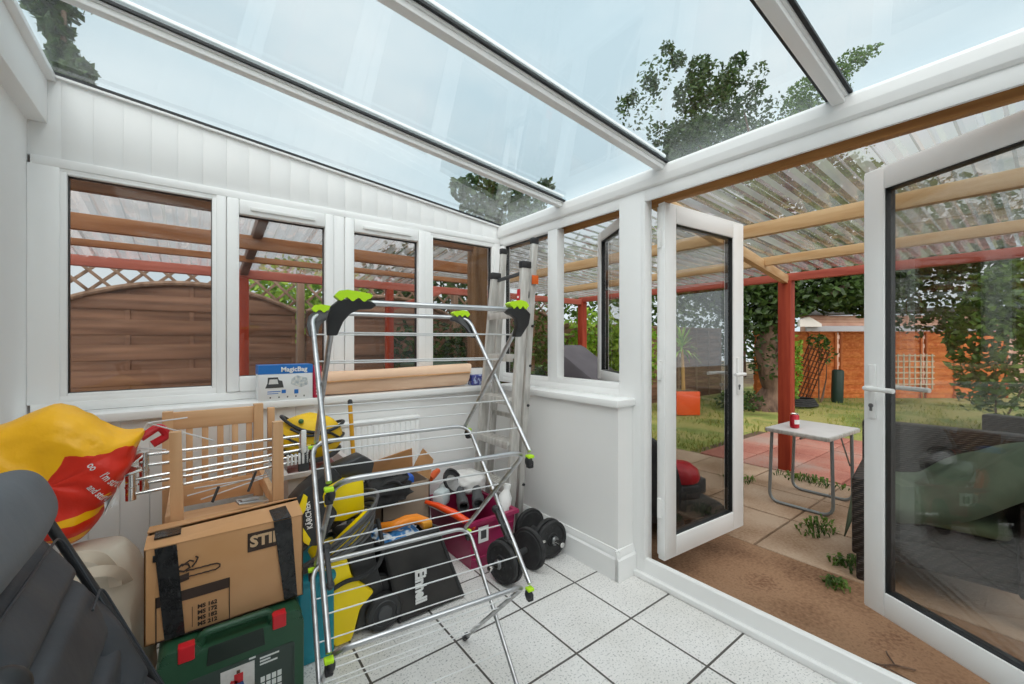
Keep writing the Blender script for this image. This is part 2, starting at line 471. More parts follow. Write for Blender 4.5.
# ================================================================ garden side: posts, head, threshold, two windows, double doors
mb = MB()
mb.bb(1.90, 1.965, 2.605, 2.73, .943, 2.01, .004)                       # corner post
mb.bb(1.90, 1.965, 2.005, 2.095, .98, 2.005, .004)                      # mullion
mb.bb(1.8985, 1.965, 1.335, 1.50, 0, 2.058, .002)                          # post and jamb
mb.bb(1.895, 1.945, 1.331, 1.352, .1, 1.994, .002)
mb.bb(1.90, 1.965, 1.495, 2.61, .943, .985, .004)
mb.bb(1.90, 1.965, 2.09, 2.61, .98, 1.015, .004); mb.bb(1.90, 1.965, 1.495, 2.01, .98, 1.018, .004)
mb.bb(1.90, 1.916, -1.7, 2.66, 1.995, 2.06, .003); mb.bb(1.914, 1.965, -1.7, 2.66, 2.018, 2.06, .003)  # head
mb.bb(1.90, 1.965, -.21, -.115, 0, 2.0, .004)                           # far jamb of the doorway
mb.bb(1.90, 1.965, -1.7, -1.6, 0, 2.0, .004)
mb.bb(1.90, 1.965, -1.62, -.20, 0, .12, .004)
struct(mb, 'door_frame_garden', M['upvc'])
mb = MB(); mb.bb(1.91, 1.955, -1.6, -.21, .12, 1.995); struct(mb, 'window_7', M['glass'])
mb = MB()
mb.prism([(1.965, 0), (1.888, 0), (1.886, .010), (1.898, .030), (1.902, .098), (1.908, .104), (1.928, .104), (1.932, .076), (1.965, .074)], 1.46, frame((0, 1.34, 0), (1, 0, 0), (0, 0, 1)), .0015)
mb.bb(1.872, 1.90, -1.7, 1.405, 0, .03, .006)
struct(mb, 'trim_7', M['upvc'])                                         # threshold
mb = MB(); mb.bb(1.931, 1.95, -.12, 1.34, .076, .09, .002); struct(mb, 'trim_8', M['alu'])
mb = MB()
mb.prism([(1.99, 2.056), (1.893, 2.056), (1.885, 2.066), (1.880, 2.10), (1.884, 2.138), (1.892, 2.152), (1.99, 2.152)], 4.36, frame((0, 2.66, 0), (1, 0, 0), (0, 0, 1)), .002)
struct(mb, 'trim_9', M['upvc'])                                         # eaves beam
w = window(5, (1.93, 2.35, .985))
mb = MB(); frame_rect(mb, 'y', 2.092, 2.608, 1.0, 2.0, (.012, .012, .014, .012), 1.905, 1.96, .004); build(mb, 'window_frame', M['upvc'], w)
pane(w, 'y', 2.103, 2.597, 1.013, 1.989, 1.925)

# window 6: sash swung out, hinged on its inner stile
w = thing('window_6', None, None, (1.955, 1.505, 1.0), -33, kind='structure')
def leaf_local(par, wd, z0, z1, st, th=.062, y_dir=1, glassmat='glass', bot=None, top=None, partname='sash', flange=.012):
    mb = MB(); bot = bot or st; top = top or st
    mb.bb(0, th, 0, st, z0, z1, .006); mb.bb(0, th, wd - st, wd, z0, z1, .006)
    mb.bb(0, th, st, wd - st, z0, z0 + bot, .006); mb.bb(0, th, st, wd - st, z1 - top, z1, .006)
    mb.bb(th * .3, th * .95, -.012, wd + .012, z0 - .012, z0 + .01, .003); mb.bb(th * .3, th * .95, -.012, wd + .012, z1 - .01, z1 + .012, .003)
    mb.bb(th * .3, th * .95, -.012, .01, z0, z1, .003); mb.bb(th * .55, th * .98, wd - .01, wd + flange, z0 - .01, z1 + .01, .003)
    if y_dir < 0:
        for v in mb.bm.verts: v.co.y *= -1
    build(mb, partname, M['upvc'], par, world=False)
    s = y_dir
    a, b = sorted((s * (st - .002), s * (wd - st + .002)))
    mb = MB(); mb.bb(.02, .042, a, b, z0 + bot - .002, z1 - top + .002); build(mb, 'pane', M[glassmat], par, world=False)
    mb = MB(); frame_rect(mb, 'y', a - .001, b + .001, z0 + bot - .003, z1 - top + .003, .007, .008, th - .008, .001)
    build(mb, 'gasket', M['gasket'], par, world=False)
    return par
leaf_local(w, .50, -.0, .99, .062)
w.rotation_euler = (0, 0, math.radians(-31))
for z in (.18, .8):
    mb = MB(); mb.bb(-.03, .012, .0, .02, z, z + .09, .003); build(mb, 'hinge', M['steel'], w, world=False)

# garden doors ---------------------------------------------------
def lever(par, y, z, s, side):
    """lever handle on a long backplate; side = x of the leaf's face, s = which way the lever points"""
    mb = MB(); d = -1 if side <= 0 else 1
    x0, x1 = sorted((side, side + d * .010)); mb.bb(x0, x1, y - .016, y + .016, z - .13, z + .10, .004)
    h = build(mb, 'handle', M['white'], par, world=False)
    mb = MB(); pts = fillet([(side + d * .008, y, z), (side + d * .052, y, z), (side + d * .055, y + s * .125, z)], .02)
    mb.tube(pts, .010, 10); build(mb, 'lever', M['white'], h, world=False)
    mb = MB(); mb.cyl((side + d * .009, y, z - .075), (side + d * .014, y, z - .075), .009, seg=14); mb.bb(*sorted((side + d * .009, side + d * .014)), y - .005, y + .005, z - .098, z - .075, .001)
    build(mb, 'lock', M['darksteel'], h, world=False)
    return h
dl = thing('door_1', None, None, (1.985, 1.318, 0), -97, kind='structure')
leaf_local(dl, .735, .108, 1.978, .085, .062, 1, 'glassdoor', .10, .09, 'leaf', .030)
dl.rotation_euler = (0, 0, math.radians(-94))
h = lever(dl, .735 - .042, 1.055, -1, .062); lever(dl, .735 - .042, 1.055, -1, 0)
mb = MB()                                                              # a key left in the lock
mb.bb(-.036, -.008, .692, .6945, .975, .981, .001); mb.lathe([(.003, 0), (.013, .0), (.013, .003), (.003, .003)], frame((-.040, .692, .978), (0, 0, 1), (1, 0, 0)), 14)
build(mb, 'key', M['steel'], h, world=False)
for z in (.32, 1.05, 1.75):
    mb = MB(); mb.cyl((.03, -.018, z), (.03, -.018, z + .10), .011); mb.bb(.02, .045, -.02, .015, z + .01, z + .09, .003); build(mb, 'hinge', M['white'], dl, world=False)
dr = thing('door_2', None, None, (1.985, -.10, 0), 0, kind='structure')
leaf_local(dr, .705, .108, 1.978, .085, .062, 1, 'glassdoor', .10, .09, 'leaf')
dr.rotation_euler = (0, 0, math.radians(-28.5))
lever(dr, .705 - .042, 1.055, -1, 0); lever(dr, .705 - .042, 1.055, -1, .062)
mb = MB()
mb.bb(.060, .066, .69, .70, .3, 1.8)
build(mb, 'weather_seal', M['gasket'], dr, world=False)
for z in (.32, 1.05, 1.75):
    mb = MB(); mb.cyl((.03, -.018, z), (.03, -.018, z + .10), .011); mb.bb(.02, .045, -.02, .015, z + .01, z + .09, .003); build(mb, 'hinge', M['white'], dr, world=False)

# ================================================================ glass roof
roof = thing('ceiling', None, None, (.7, .5, 2.155), kind='structure')
ys = [2.66, 1.962, 1.232, .494, -.244, -.98, -1.7]
sx, ex = -.50, 1.985
for k in range(len(ys) - 1):
    y1, y0 = ys[k] - (.02 if k else 0), ys[k + 1] + (.02 if k < len(ys) - 2 else 0)
    mb = MB()
    for dz in (0,):
        a = zroof(sx); b = zroof(ex)
        mb._put([(sx, y0, a + .004), (ex, y0, b + .004), (ex, y1, b + .004), (sx, y1, a + .004),
                 (sx, y0, a + .024), (ex, y0, b + .024), (ex, y1, b + .024), (sx, y1, a + .024)],
                [(0, 3, 2, 1), (4, 5, 6, 7), (0, 1, 5, 4), (1, 2, 6, 5), (2, 3, 7, 6), (3, 0, 4, 7)])
    build(mb, 'glass_pane', M['glassroof'], roof)
for k in range(1, len(ys) - 1):
    y = ys[k]; mb = MB()
    for w, z0, z1 in ((.056, -.012, .0), (.040, -.034, -.012), (.056, .025, .04)):
        mb.bar((sx, y, zroof(sx) + (z0 + z1) / 2), (ex - .09, y, zroof(ex - .09) + (z0 + z1) / 2), w, z1 - z0, .004)
    g = build(mb, 'glazing_bar', M['upvc'], roof)
    mb = MB()
    for s in (-1, 1):
        mb.bar((sx, y + s * .0345, zroof(sx)), (ex - .09, y + s * .0345, zroof(ex - .09)), .012, .010)
    build(mb, 'gasket', M['gasket'], g)
# ================================================================ outside: ground
def ground_mat(name, cols, scale, bump=.4, rough=.9, fine=60):
    m, nt = newmat(name)
    g = N(nt, 'ShaderNodeNewGeometry')
    n1 = N(nt, 'ShaderNodeTexNoise', i_Vector=g.outputs['Position'], i_Scale=scale, i_Detail=6)
    n2 = N(nt, 'ShaderNodeTexNoise', i_Vector=g.outputs['Position'], i_Scale=fine, i_Detail=4)
    a = N(nt, 'ShaderNodeMath', operation='MULTIPLY_ADD', i_0=n2.outputs[0], i_1=.45, i_2=-.22)
    b = N(nt, 'ShaderNodeMath', operation='ADD', i_0=a.outputs[0], i_1=n1.outputs[0])
    k = len(cols); c = ramp(nt, b.outputs[0], [(.3 + .4 * i / (k - 1), q) for i, q in enumerate(cols)])
    p = N(nt, 'ShaderNodeBsdfPrincipled', i_Roughness=rough); nt.links.new(c, p.inputs['Base Color'])
    bp = N(nt, 'ShaderNodeBump', i_Strength=bump, i_Distance=.01, i_Height=n2.outputs[0]); nt.links.new(bp.outputs[0], p.inputs['Normal'])
    out(nt, p.outputs[0]); return m
M['concrete'] = ground_mat('brown_concrete', [sr('634630'), sr('86644a'), sr('9a785c'), sr('74513a')], 1.7)
M['slab'] = ground_mat('slab', [sr('8f7258'), sr('a88d75'), sr('b79f88')], 2.5)
M['redpave'] = ground_mat('redpave', [sr('95574a'), sr('ad7363'), sr('a88c80')], 1.4)
M['lawn'] = ground_mat('lawn', [sr('5d5c2a'), sr('76853c'), sr('a3975a'), sr('61752f')], 1.3, .8)
M['soil'] = ground_mat('soil', [sr('4c3a2b'), sr('6f5a45'), sr('7f7a4a')], 2)

GZ = -.05
mb = MB(); mb.bb(-6, 30, -12, 30, -.4, GZ - .035); struct(mb, 'garden_ground', M['soil'])
mb = MB(); mb.bb(1.965, 2.86, -3, 2.75, -.2, GZ - .002); struct(mb, 'doorstep_paving', M['concrete'])
mb = MB()
x = 2.868
while x < 4.7:
    y = -2.4
    while y < 4.4:
        mb.bb(x, x + .60, y, y + .585, -.2, GZ + random.uniform(-.002, .002), .006); y += .60
    x += .613
struct(mb, 'patio', M['slab'])
mb = MB()
x = 4.72
while x < 6.6:
    y = -2.4
    while y < 2.5:
        mb.bb(x, x + .44, y, y + .44, -.2, GZ + .005 + random.uniform(-.003, .003), .006); y += .452
    x += .452
struct(mb, 'red_paving', M['redpave'])
mb = MB(); mb.bb(1.0, 2.86, 2.78, 5, -.2, GZ - .004); mb.bb(-3, 1.0, 2.78, 5, -.2, GZ - .004); struct(mb, 'side_passage', M['concrete'])
def lawn_z(x, y): return GZ - .01 + .05 * noise3(x * .5, y * .5, 0, 3) + max(0, min(1, (x - 7) / 3)) * .05
mb = MB(); mb.fix = True
mb.grid(lambda u, v: (4.75 + u * 11.5, -4 + v * 9.3, lawn_z(4.75 + u * 11.5, -4 + v * 9.3) - (.10 if 4.75 + u * 11.5 < 6.75 and -4 + v * 9.3 < 2.65 else 0)), 70, 60)
struct(mb, 'lawn', M['lawn'])
# grass blades on the lawn
def blades(mb, n, fx, h=(.03, .09)):
    for _ in range(n):
        p = fx()
        if p is None: continue
        x, y, z = p; a = random.random() * PI * 2; hh = random.uniform(*h); w = .006 + hh * .06
        lx, ly = random.uniform(-.5, .5) * hh, random.uniform(-.5, .5) * hh
        c, s = math.cos(a) * w, math.sin(a) * w
        mb._put([(x - c, y - s, z), (x + c, y + s, z), (x + lx, y + ly, z + hh)], [(0, 1, 2)])
def lawn_pt():
    x = 4.8 + random.random() ** 1.6 * 7.5; y = random.uniform(-1.0, 5.0)
    if x < 6.7 and y < 2.6: return None
    if noise3(x * .9, y * .9, 0, 5) < -.18: return None
    return (x, y, lawn_z(x, y) - .01)
M['blade'] = leafmat('blade', sr('6f8433'), sr('a9a358'), .3)
mb = MB(); mb.fix = False; blades(mb, 9000, lawn_pt)
tagp(build(mb, 'lawn_grass', M['blade']), 'patchy green and straw coloured grass growing over the garden lawn', 'grass', None, 'stuff')

def weed(name, x, y, n, r, label, h=(.03, .08), elong=(1, 1)):
    mb = MB(); mb.fix = False
    for _ in range(n):
        a = random.random() * 2 * PI; q = r * random.random() ** .7
        px, py = x + math.cos(a) * q * elong[0], y + math.sin(a) * q * elong[1]
        hh = random.uniform(*h) * (1.2 - q / r * .6); b = random.random() * PI * 2; w = random.uniform(.004, .011)
        lx, ly = math.cos(b) * hh * .8, math.sin(b) * hh * .8; c, s = -math.sin(b) * w, math.cos(b) * w
        mb._put([(px - c * .5, py - s * .5, GZ), (px + c * .5, py + s * .5, GZ), (px + lx * .5 + c, py + ly * .5 + s, GZ + hh * .8), (px + lx * .5 - c, py + ly * .5 - s, GZ + hh * .8), (px + lx, py + ly, GZ + hh * .7)],
                [(0, 1, 2, 3), (3, 2, 4)])
    tagp(build(mb, name, M['leaf']), label, 'weed', 'weeds in the patio joints')
weed('patio_weed', 3.45, 1.02, 90, .15, 'largest clump of green weeds, in the slab joint under the camping table', elong=(1.5, .7))
weed('patio_weed', 3.02, .74, 60, .10, 'small tuft of weeds between the slabs just in front of the wicker chair', (.03, .08))
weed('patio_weed', 2.72, .72, 40, .07, 'smallest weed sprout, at the edge of the brown concrete by the wicker chair', (.03, .06))
weed('patio_weed', 4.55, 1.42, 120, .22, 'grassy weeds growing along the red paving behind the camping table', elong=(.6, 1.4))
weed('patio_weed', 4.1, 1.85, 70, .16, 'low weeds at the foot of the red timber post')
# dry twig lying on the concrete
mb = MB()
tw = [(2.16, .48), (2.19, .43), (2.23, .40), (2.26, .345)]
mb.tube([V((a, b, GZ + .008)) for a, b in tw], .004, 6); mb.tube([V((2.19, .43, GZ + .008)), V((2.17, .36, GZ + .012)), V((2.16, .30, GZ + .008))], .003, 6)
mb.tube([V((2.23, .40, GZ + .008)), V((2.27, .43, GZ + .014)), V((2.30, .44, GZ + .008))], .003, 6)
tagp(build(mb, 'twig', M['bark']), 'dry forked brown twig lying on the concrete outside the doorway', 'twig')

# ================================================================ pergola: garden side
def zg(x): return 2.095 - .052 * (x - 2)          # underside of the sheets, garden side
def zs(y): return 2.125 - .133 * (y - 2.7)        # underside of the sheets, side passage
def timber(name, p0, p1, w, d, mat, label, cat='beam', group=None, up=(0, 0, 1)):
    mb = MB(); mb.bar(p0, p1, w, d, .004, up); return tagp(build(mb, name, M[mat]), label, cat, group)
PG = 'pergola timbers'
M['plate'] = wood('platewood', sr('8f5f35'), sr('bb8850'), 'y')
timber('wall_plate', (1.992, -2.4, 2.038), (1.992, 2.74, 2.038), .045, .104, 'plate', 'pale timber wall plate fixed along the outside of the white door head')
timber('roof_purlin', (3.0, -2.4, zg(3.0) - .045), (3.0, 4.3, zg(3.0) - .045), .05, .085, 'pine', 'pale pine purlin nearest the open doors, under the clear corrugated roof', group=PG)
timber('roof_purlin', (3.98, -2.4, zg(3.98) - .04), (3.98, 4.3, zg(3.98) - .04), .05, .072, 'pine', 'pale pine purlin between the first purlin and the red edge beam', group=PG)
timber('edge_beam', (4.8, -2.4, 1.905), (4.8, 4.55, 1.905), .07, .075, 'redy', 'long red stained edge beam carried by the post beside the camping table', group=PG)
timber('rafter', (2.02, 1.36, 2.04), (4.80, 1.69, 1.88), .055, .085, 'pinex', 'pale rafter running from the white door frame out to the red post', group=PG)
mb = MB(); mb.bb(4.80, 4.86, 1.60, 1.66, 1.87, 1.955, .003)
tagp(build(mb, 'joist_bracket', M['alu']), 'grey metal bracket where the rafter meets the red edge beam', 'bracket')
def post(x, y, z1, w, mat, label, h0=GZ, d=None):
    mb = MB(); mb.bb(x - w / 2, x + w / 2, y - (d or w) / 2, y + (d or w) / 2, h0, z1, .005)
    return tagp(build(mb, 'pergola_post', M[mat]), label, 'post', 'pergola posts')
post(4.80, 1.69, 1.868, .115, 'redz', 'red stained square post standing behind the camping table')
post(4.80, -1.9, 1.868, .115, 'redz', 'red stained post seen only through the glass of the wider opened door')
post(4.80, 4.5, 1.868, .10, 'redz', 'red stained post at the far corner of the pergola')
# corrugated clear sheets
def sheetmat():
    m, nt = newmat('clear_corrugated')
    tr = N(nt, 'ShaderNodeBsdfTransparent'); tr.inputs[0].default_value = (.86, .86, .85, 1)
    gl = N(nt, 'ShaderNodeBsdfGlossy', i_Roughness=.12)
    df = N(nt, 'ShaderNodeBsdfTranslucent'); df.inputs[0].default_value = (.74, .73, .73, 1)
    g = N(nt, 'ShaderNodeNewGeometry')
    no = N(nt, 'ShaderNodeTexNoise', i_Vector=g.outputs['Position'], i_Scale=2.5, i_Detail=5)
    sz = N(nt, 'ShaderNodeSeparateXYZ', i_0=g.outputs['True Normal'])
    az = N(nt, 'ShaderNodeMath', operation='ABSOLUTE', i_0=sz.outputs[2])
    web = N(nt, 'ShaderNodeMapRange', i_0=az.outputs[0], i_1=.97, i_2=.80, i_3=.0, i_4=.30)
    f0 = N(nt, 'ShaderNodeMapRange', i_0=no.outputs[0], i_1=.3, i_2=.7, i_3=.02, i_4=.16)
    f = N(nt, 'ShaderNodeMath', operation='ADD', i_0=f0.outputs[0], i_1=web.outputs[0])
    m1 = N(nt, 'ShaderNodeMixShader', i_0=f.outputs[0], i_1=tr.outputs[0], i_2=df.outputs[0])
    lw = N(nt, 'ShaderNodeLayerWeight', i_Blend=.5)
    p = N(nt, 'ShaderNodeMath', operation='POWER', i_0=lw.outputs['Facing'], i_1=2.5)
    q = N(nt, 'ShaderNodeMath', operation='MULTIPLY_ADD', i_0=p.outputs[0], i_1=.8, i_2=.03)
    mx = N(nt, 'ShaderNodeMixShader', i_0=q.outputs[0], i_1=m1.outputs[0], i_2=gl.outputs[0]); out(nt, mx.outputs[0]); return m
M['sheet'] = sheetmat()
def corr(u):      # trapezoid-ish box profile
    k = u % 1.0
    return .030 * min(1, max(0, 3.2 * (abs(k - .5) * 2 - .35)))
def sheet(name, label, a0, a1, fn, pitch=.125, group='corrugated roof sheets'):
    n = int((a1 - a0) / pitch * 8); mb = MB(); mb.fix = False
    mb.grid(lambda u, v: fn(a0 + u * (a1 - a0), v, corr((u * (a1 - a0)) / pitch)), n, 2)
    return tagp(build(mb, name, M['sheet'], sharp=60), label, 'roof sheet', group)
for k, (a, b, lab) in enumerate(((-2.4, -.58, 'clear corrugated sheet over the wicker chair end of the pergola'), (-.60, 1.22, 'clear corrugated plastic sheet over the opened garden doors'),
                                 (1.20, 3.02, 'clear corrugated sheet above the red post and the rafter'), (3.0, 4.82, 'clear corrugated sheet at the far corner of the pergola'))):
    dz = .002 * k
    sheet('roof_sheet', lab, a, b, lambda p, v, c, dz=dz: (1.975 + v * 2.95, p, zg(1.975 + v * 2.95) + .003 + c + dz))
# ---------------------------------------------------------------- pergola: side passage
timber('passage_beam', (-2.6, 2.99, zs(2.99) - .045), (1.93, 2.99, zs(2.99) - .045), .05, .06, 'oldx', 'weathered brown roof timber closest to the passage windows', group=PG)
timber('passage_beam', (-2.6, 3.5, zs(3.5) - .06), (2.6, 3.5, zs(3.5) - .06), .05, .095, 'oldx2', 'thickest brown roof timber in the middle of the passage roof', group=PG)
timber('passage_beam', (-2.6, 4.0, zs(4.0) - .03), (2.9, 4.0, zs(4.0) - .03), .045, .046, 'oldx2', 'thin orange brown roof timber next to the red passage beam', group=PG)
timber('passage_beam', (-2.6, 4.5, 1.868), (4.76, 4.5, 1.868), .06, .08, 'redx', 'red stained beam along the outer edge of the passage roof', group=PG)
timber('passage_rafter', (.36, 2.80, 2.115), (.36, 4.5, 1.885), .06, .07, 'oldy', 'dark weathered rafter sloping down to the red post behind the second window', group=PG)
timber('passage_rafter', (1.95, 2.80, 2.085), (2.9, 4.45, 1.90), .06, .08, 'oldy', 'dark sloping rafter in the corner beside the thick brown post', group=PG)
timber('passage_brace', (1.74, 4.46, 1.62), (2.32, 4.46, 1.84), .045, .05, 'redx', 'short red diagonal brace on the passage beam', group=PG)
post(.36, 4.5, 1.83, .075, 'redz', 'red post in the passage seen behind the second window from the house wall')
post(1.72, 4.5, 1.83, .075, 'redz', 'red post in the passage seen between the drying rack rails')
post(3.75, 4.5, 1.83, .09, 'oldz', 'brown post behind the step ladder')
post(1.915, 3.0, 2.06, .125, 'oldz', 'thick rough brown timber post just outside the corner of the far windows')
for k, (a, b, lab) in enumerate(((-2.6, -.6, 'corrugated sheet of the passage roof next to the house'), (-.62, .72, 'corrugated sheet of the passage roof above the arched fence panel'), (.7, 2.02, 'corrugated sheet of the passage roof beside the thick brown post'))):
    sheet('passage_roof_sheet', lab, a, b, lambda p, v, c, k=k: (p, 2.74 + v * 1.9, zs(2.74 + v * 1.9) + .003 + c + .002 * k))

# ================================================================ boundary fence along the passage (arched lattice panels)
def arched_panel(x0, x1, y, label):
    t = thing('arched_fence', label, 'fence', ((x0 + x1) / 2, y, GZ), 0, 'arched fence panels along the passage')
    cx, hw = (x0 + x1) / 2, (x1 - x0) / 2
    arch = lambda x: 1.80 - .22 * ((x - cx) / hw) ** 2
    mb = MB(); z = GZ + .02; k = 0
    while z < 1.74:
        zt = z + .135; xa = x0
        # boards are cut by the arch
        top = [(x, min(zt, arch(x))) for x in [x0 + (x1 - x0) * i / 16 for i in range(17)]]
        top = [p for p in top if p[1] > z + .004]
        if len(top) > 1:
            poly = [(top[0][0], z), (top[-1][0], z)] + top[::-1]
            mb.prism(poly, .014, frame((0, y + (.014 if k % 2 else 0), 0), (1, 0, 0), (0, 0, 1)), .002)
        z += .112; k += 1
    build(mb, 'boards', M['fence'], t)
    mb = MB()
    for x in (x0 + .02, cx - .45, cx, cx + .45, x1 - .02): mb.bb(x - .018, x + .018, y - .008, y + .004, GZ, arch(x) - .01, .003)
    build(mb, 'battens', M['fence'], t)
    mb = MB(); mb.tube([(x0 + (x1 - x0) * i / 24, y - .02, arch(x0 + (x1 - x0) * i / 24)) for i in range(25)], .024, 8); build(mb, 'arch_rail', M['fencez'], t)
    mb = MB(); mb.bb(x0, x1, y - .035, y + .005, 1.93, 1.97, .004); build(mb, 'top_rail', M['fence'], t)
    mb = MB()
    s = x0 - .6
    while s < x1 + .6:
        for d in (1, -1):
            pts = []
            for i in range(40):
                q = i / 39 * .7; x = s + d * q; zz = 1.95 - q
                if x0 <= x <= x1 and zz >= arch(x): pts.append((x, y - .015 - .008 * d, zz))
            if len(pts) > 1: mb.bar(pts[0], pts[-1], .012, .026, .002)
        s += .175
    build(mb, 'lattice', M['fencez'], t)
for x0, x1, lab in ((-2.78, -.97, 'arched lattice fence panel nearest the house, at the edge of the first window'), (-.90, .87, 'brown arched lattice fence panel filling the view of the first window'), (.97, 2.78, 'arched lattice fence panel with bushes behind it, seen through the middle windows'), (2.87, 4.7, 'arched lattice fence panel by the thick brown post')):
    arched_panel(x0, x1, 5.0, lab)
for x, lab in ((-.935, 'fence post between the first two arched panels'), (.92, 'pale fence post seen through the second window'), (2.825, 'fence post behind the thick brown pergola post')):
    mb = MB(); mb.bb(x - .034, x + .034, 4.955, 5.045, GZ, 1.99, .006); tagp(build(mb, 'fence_post', M['fencez']), lab, 'post', 'posts of the arched fence')

# plain board fence further down the garden on the same line
def board_fence(name, p0, p1, h, label, mat, matz, npan, group, post_w=.07, z0=0.0):
    p0, p1 = V(p0), V(p1); d = (p1 - p0); L = d.length / npan; d.normalize()
    nrm = V((d.y, -d.x, 0))
    for i in range(npan):
        a = p0 + d * L * i; b = a + d * L
        t = thing(name, label[i], 'fence', ((a + b) / 2), 0, group)
        F = frame(a, d, (0, 0, 1)); mb = MB(); z = z0; k = 0
        while z < h - .03:
            zz = min(z + .115, h); mb.prism([(.035, z), (L - .035, z), (L - .035, zz), (.035, zz)], .012, F @ T(0, 0, .026 if k % 2 else 0), .004); z += .10; k += 1
        build(mb, 'boards', M[mat], t)
        mb = MB()
        for q in (.06, L * .36, L * .66, L - .06): mb.box((0, 0, 0), (.045, h - z0, .022), F @ T(q, (h + z0) / 2, .046), .003)
        build(mb, 'battens', M[matz], t)
        mb = MB(); mb.box((0, 0, 0), (L, .03, .06), F @ T(L / 2, h + .012, .02), .004); build(mb, 'capping', M[matz], t)
board_fence('garden_fence', (4.75, 5.05, 0), (10.25, 5.05, 0), 1.55, ['dark board fence panel behind the hedge', 'dark board fence panel behind the orange planter', 'dark board fence panel beside the ivy covered tree'], 'fence', 'fencez', 3, 'dark fence panels beside the lawn')
A = V((8.55, 5.2, 0)); dq = V((.795, -.606, 0))
board_fence('garden_fence', A + dq * 1.7, A + dq * 7.4, 1.46, ['orange brown fence panel with the trellis leaning on it', 'orange brown fence panel behind the dark green tube', 'orange brown fence panel seen through the wider opened door'], 'ofence', 'ofencez', 3, 'orange fence panels at the end of the garden', z0=.0)
# ================================================================ plants
def leaves(mb, c, r, n, size, flat=.5, seed=0, shell=.35):
    cx, cy, cz = c
    for _ in range(n):
        while True:
            x, y, z = random.uniform(-1, 1), random.uniform(-1, 1), random.uniform(-1, 1)
            d = x * x + y * y + z * z
            if d <= 1 and random.random() < shell + d: break
        q = 1 + .25 * noise3(x * 2 + cx, y * 2 + cy, z * 2 + cz, seed)
        p = V((cx + x * r[0] * q, cy + y * r[1] * q, cz + z * r[2] * q))
        a = V((random.gauss(0, 1), random.gauss(0, 1), random.gauss(0, .6) - .3)).normalized()
        b = a.cross(V((random.gauss(0, 1), random.gauss(0, 1), random.gauss(0, 1)))).normalized()
        s = size * random.uniform(.6, 1.3)
        mb._put([p - a * s * .5, p + b * s * .28, p + a * s * .5, p - b * s * .28], [(0, 1, 2, 3)])
def at(px, py, d):
    """point at distance d on the sight line of the lens, used once to survey where the trees stand"""
    f = 417.5; l = (px - 512) / f
    return V(((math.sin(TH) + l * math.cos(TH)) * d, (math.cos(TH) - l * math.sin(TH)) * d, 1.25 + (342 - py) / f * d))
def cloud(mb, px, py, rp, d, n, size, ry=None, flat=1.0):
    p = at(px, py, d); r = rp / 417.5 * d; leaves(mb, p, (r, r * flat, (ry or rp) / 417.5 * d), n, size)
def branch(mb, pts, r0, r1, seg=8):
    n = len(pts); mb.tube(pts, r0, seg, rs=[r0 + (r1 - r0) * i / (n - 1) for i in range(n)])

# the ivy covered garden tree
t = thing('garden_tree', 'tall ivy covered tree with a rough thick trunk standing beside the red pergola post', 'tree', (8.78, 3.36, GZ))
mb = MB()
prof = []
for i in range(22):
    z = GZ - .1 + i * .17; a = i * .5
    prof.append(V((8.78 + .05 * math.sin(i * .7), 3.36 + .05 * math.cos(i * .9), z)))
mb.tube(prof, .25, 14, rs=[.36 - .05 * min(i, 3) + .03 * math.sin(i * 1.7) - .003 * i for i in range(22)])
for v in mb.bm.verts: v.co += V((noise3(*(v.co * 3), 2), noise3(*(v.co * 3), 3), 0)) * .06
up = prof[-1]
for dx, dy, dz in ((-.9, .9, 1.7), (.5, -.4, 1.6), (-.1, .4, 2.4), (1.4, -1.4, 1.0), (-1.2, 1.6, .8)):
    branch(mb, [up - V((0, 0, .3)), up + V((dx * .35, dy * .35, dz * .4)), up + V((dx, dy, dz))], .09, .012)
lo = prof[12]
branch(mb, [lo, lo + V((.5, -.8, .25)), lo + V((1.0, -1.7, .8))], .09, .02)
build(mb, 'trunk', M['bark'], t)
mb = MB(); mb.fix = False
for i in range(5, 20):
    p = prof[i]; leaves(mb, (p.x - .05, p.y - .02, p.z), (.36, .36, .2), 90, .10, shell=.1)
build(mb, 'ivy', M['leafdark'], t)
mb = MB(); mb.fix = False
for px, py, rp, n in ((688, 150, 26, 500), (745, 148, 26, 500), (715, 85, 20, 130), (755, 75, 12, 40), (640, 110, 22, 60), (655, 75, 18, 70), (625, 105, 10, 26), (770, 110, 16, 60), (690, 95, 17, 260), (678, 60, 9, 70), (668, 48, 7, 40), (650, 82, 9, 50), (632, 98, 7, 30), (700, 70, 14, 150), (738, 62, 9, 80), (728, 82, 13, 160), (715, 110, 24, 420), (745, 105, 12, 90), (758, 90, 8, 36), (690, 135, 24, 420), (660, 135, 12, 70), (735, 135, 22, 300), (705, 155, 36, 700), (765, 130, 8, 40), (668, 165, 14, 140)):
    cloud(mb, px, py, rp, 9.2, int(n * 2.6), .10)
for px, py, rp, n, ry in ((690, 195, 34, 500, 26), (740, 185, 34, 500, 30), (790, 175, 34, 500, 26), (840, 185, 34, 500, 26), (875, 200, 26, 300, 22), (720, 225, 50, 900, 40), (790, 215, 50, 900, 40), (860, 210, 50, 900, 40), (930, 230, 60, 900, 50), (990, 240, 50, 700, 40), (940, 300, 40, 600, 40), (760, 300, 40, 900, 34), (815, 285, 40, 900, 30), (865, 285, 40, 800, 30), (745, 262, 28, 500, 22), (795, 262, 34, 750, 24), (845, 262, 36, 800, 30), (890, 255, 40, 700, 30), (830, 300, 26, 360, 12), (770, 300, 18, 260, 22), (722, 290, 30, 420, 20), (700, 262, 34, 420, 20), (940, 250, 50, 700, 30), (865, 300, 24, 240, 14)):
    cloud(mb, px, py, rp, 7.9, int(n * 2.0), .13, ry)
build(mb, 'crown', M['leafdark'], t)

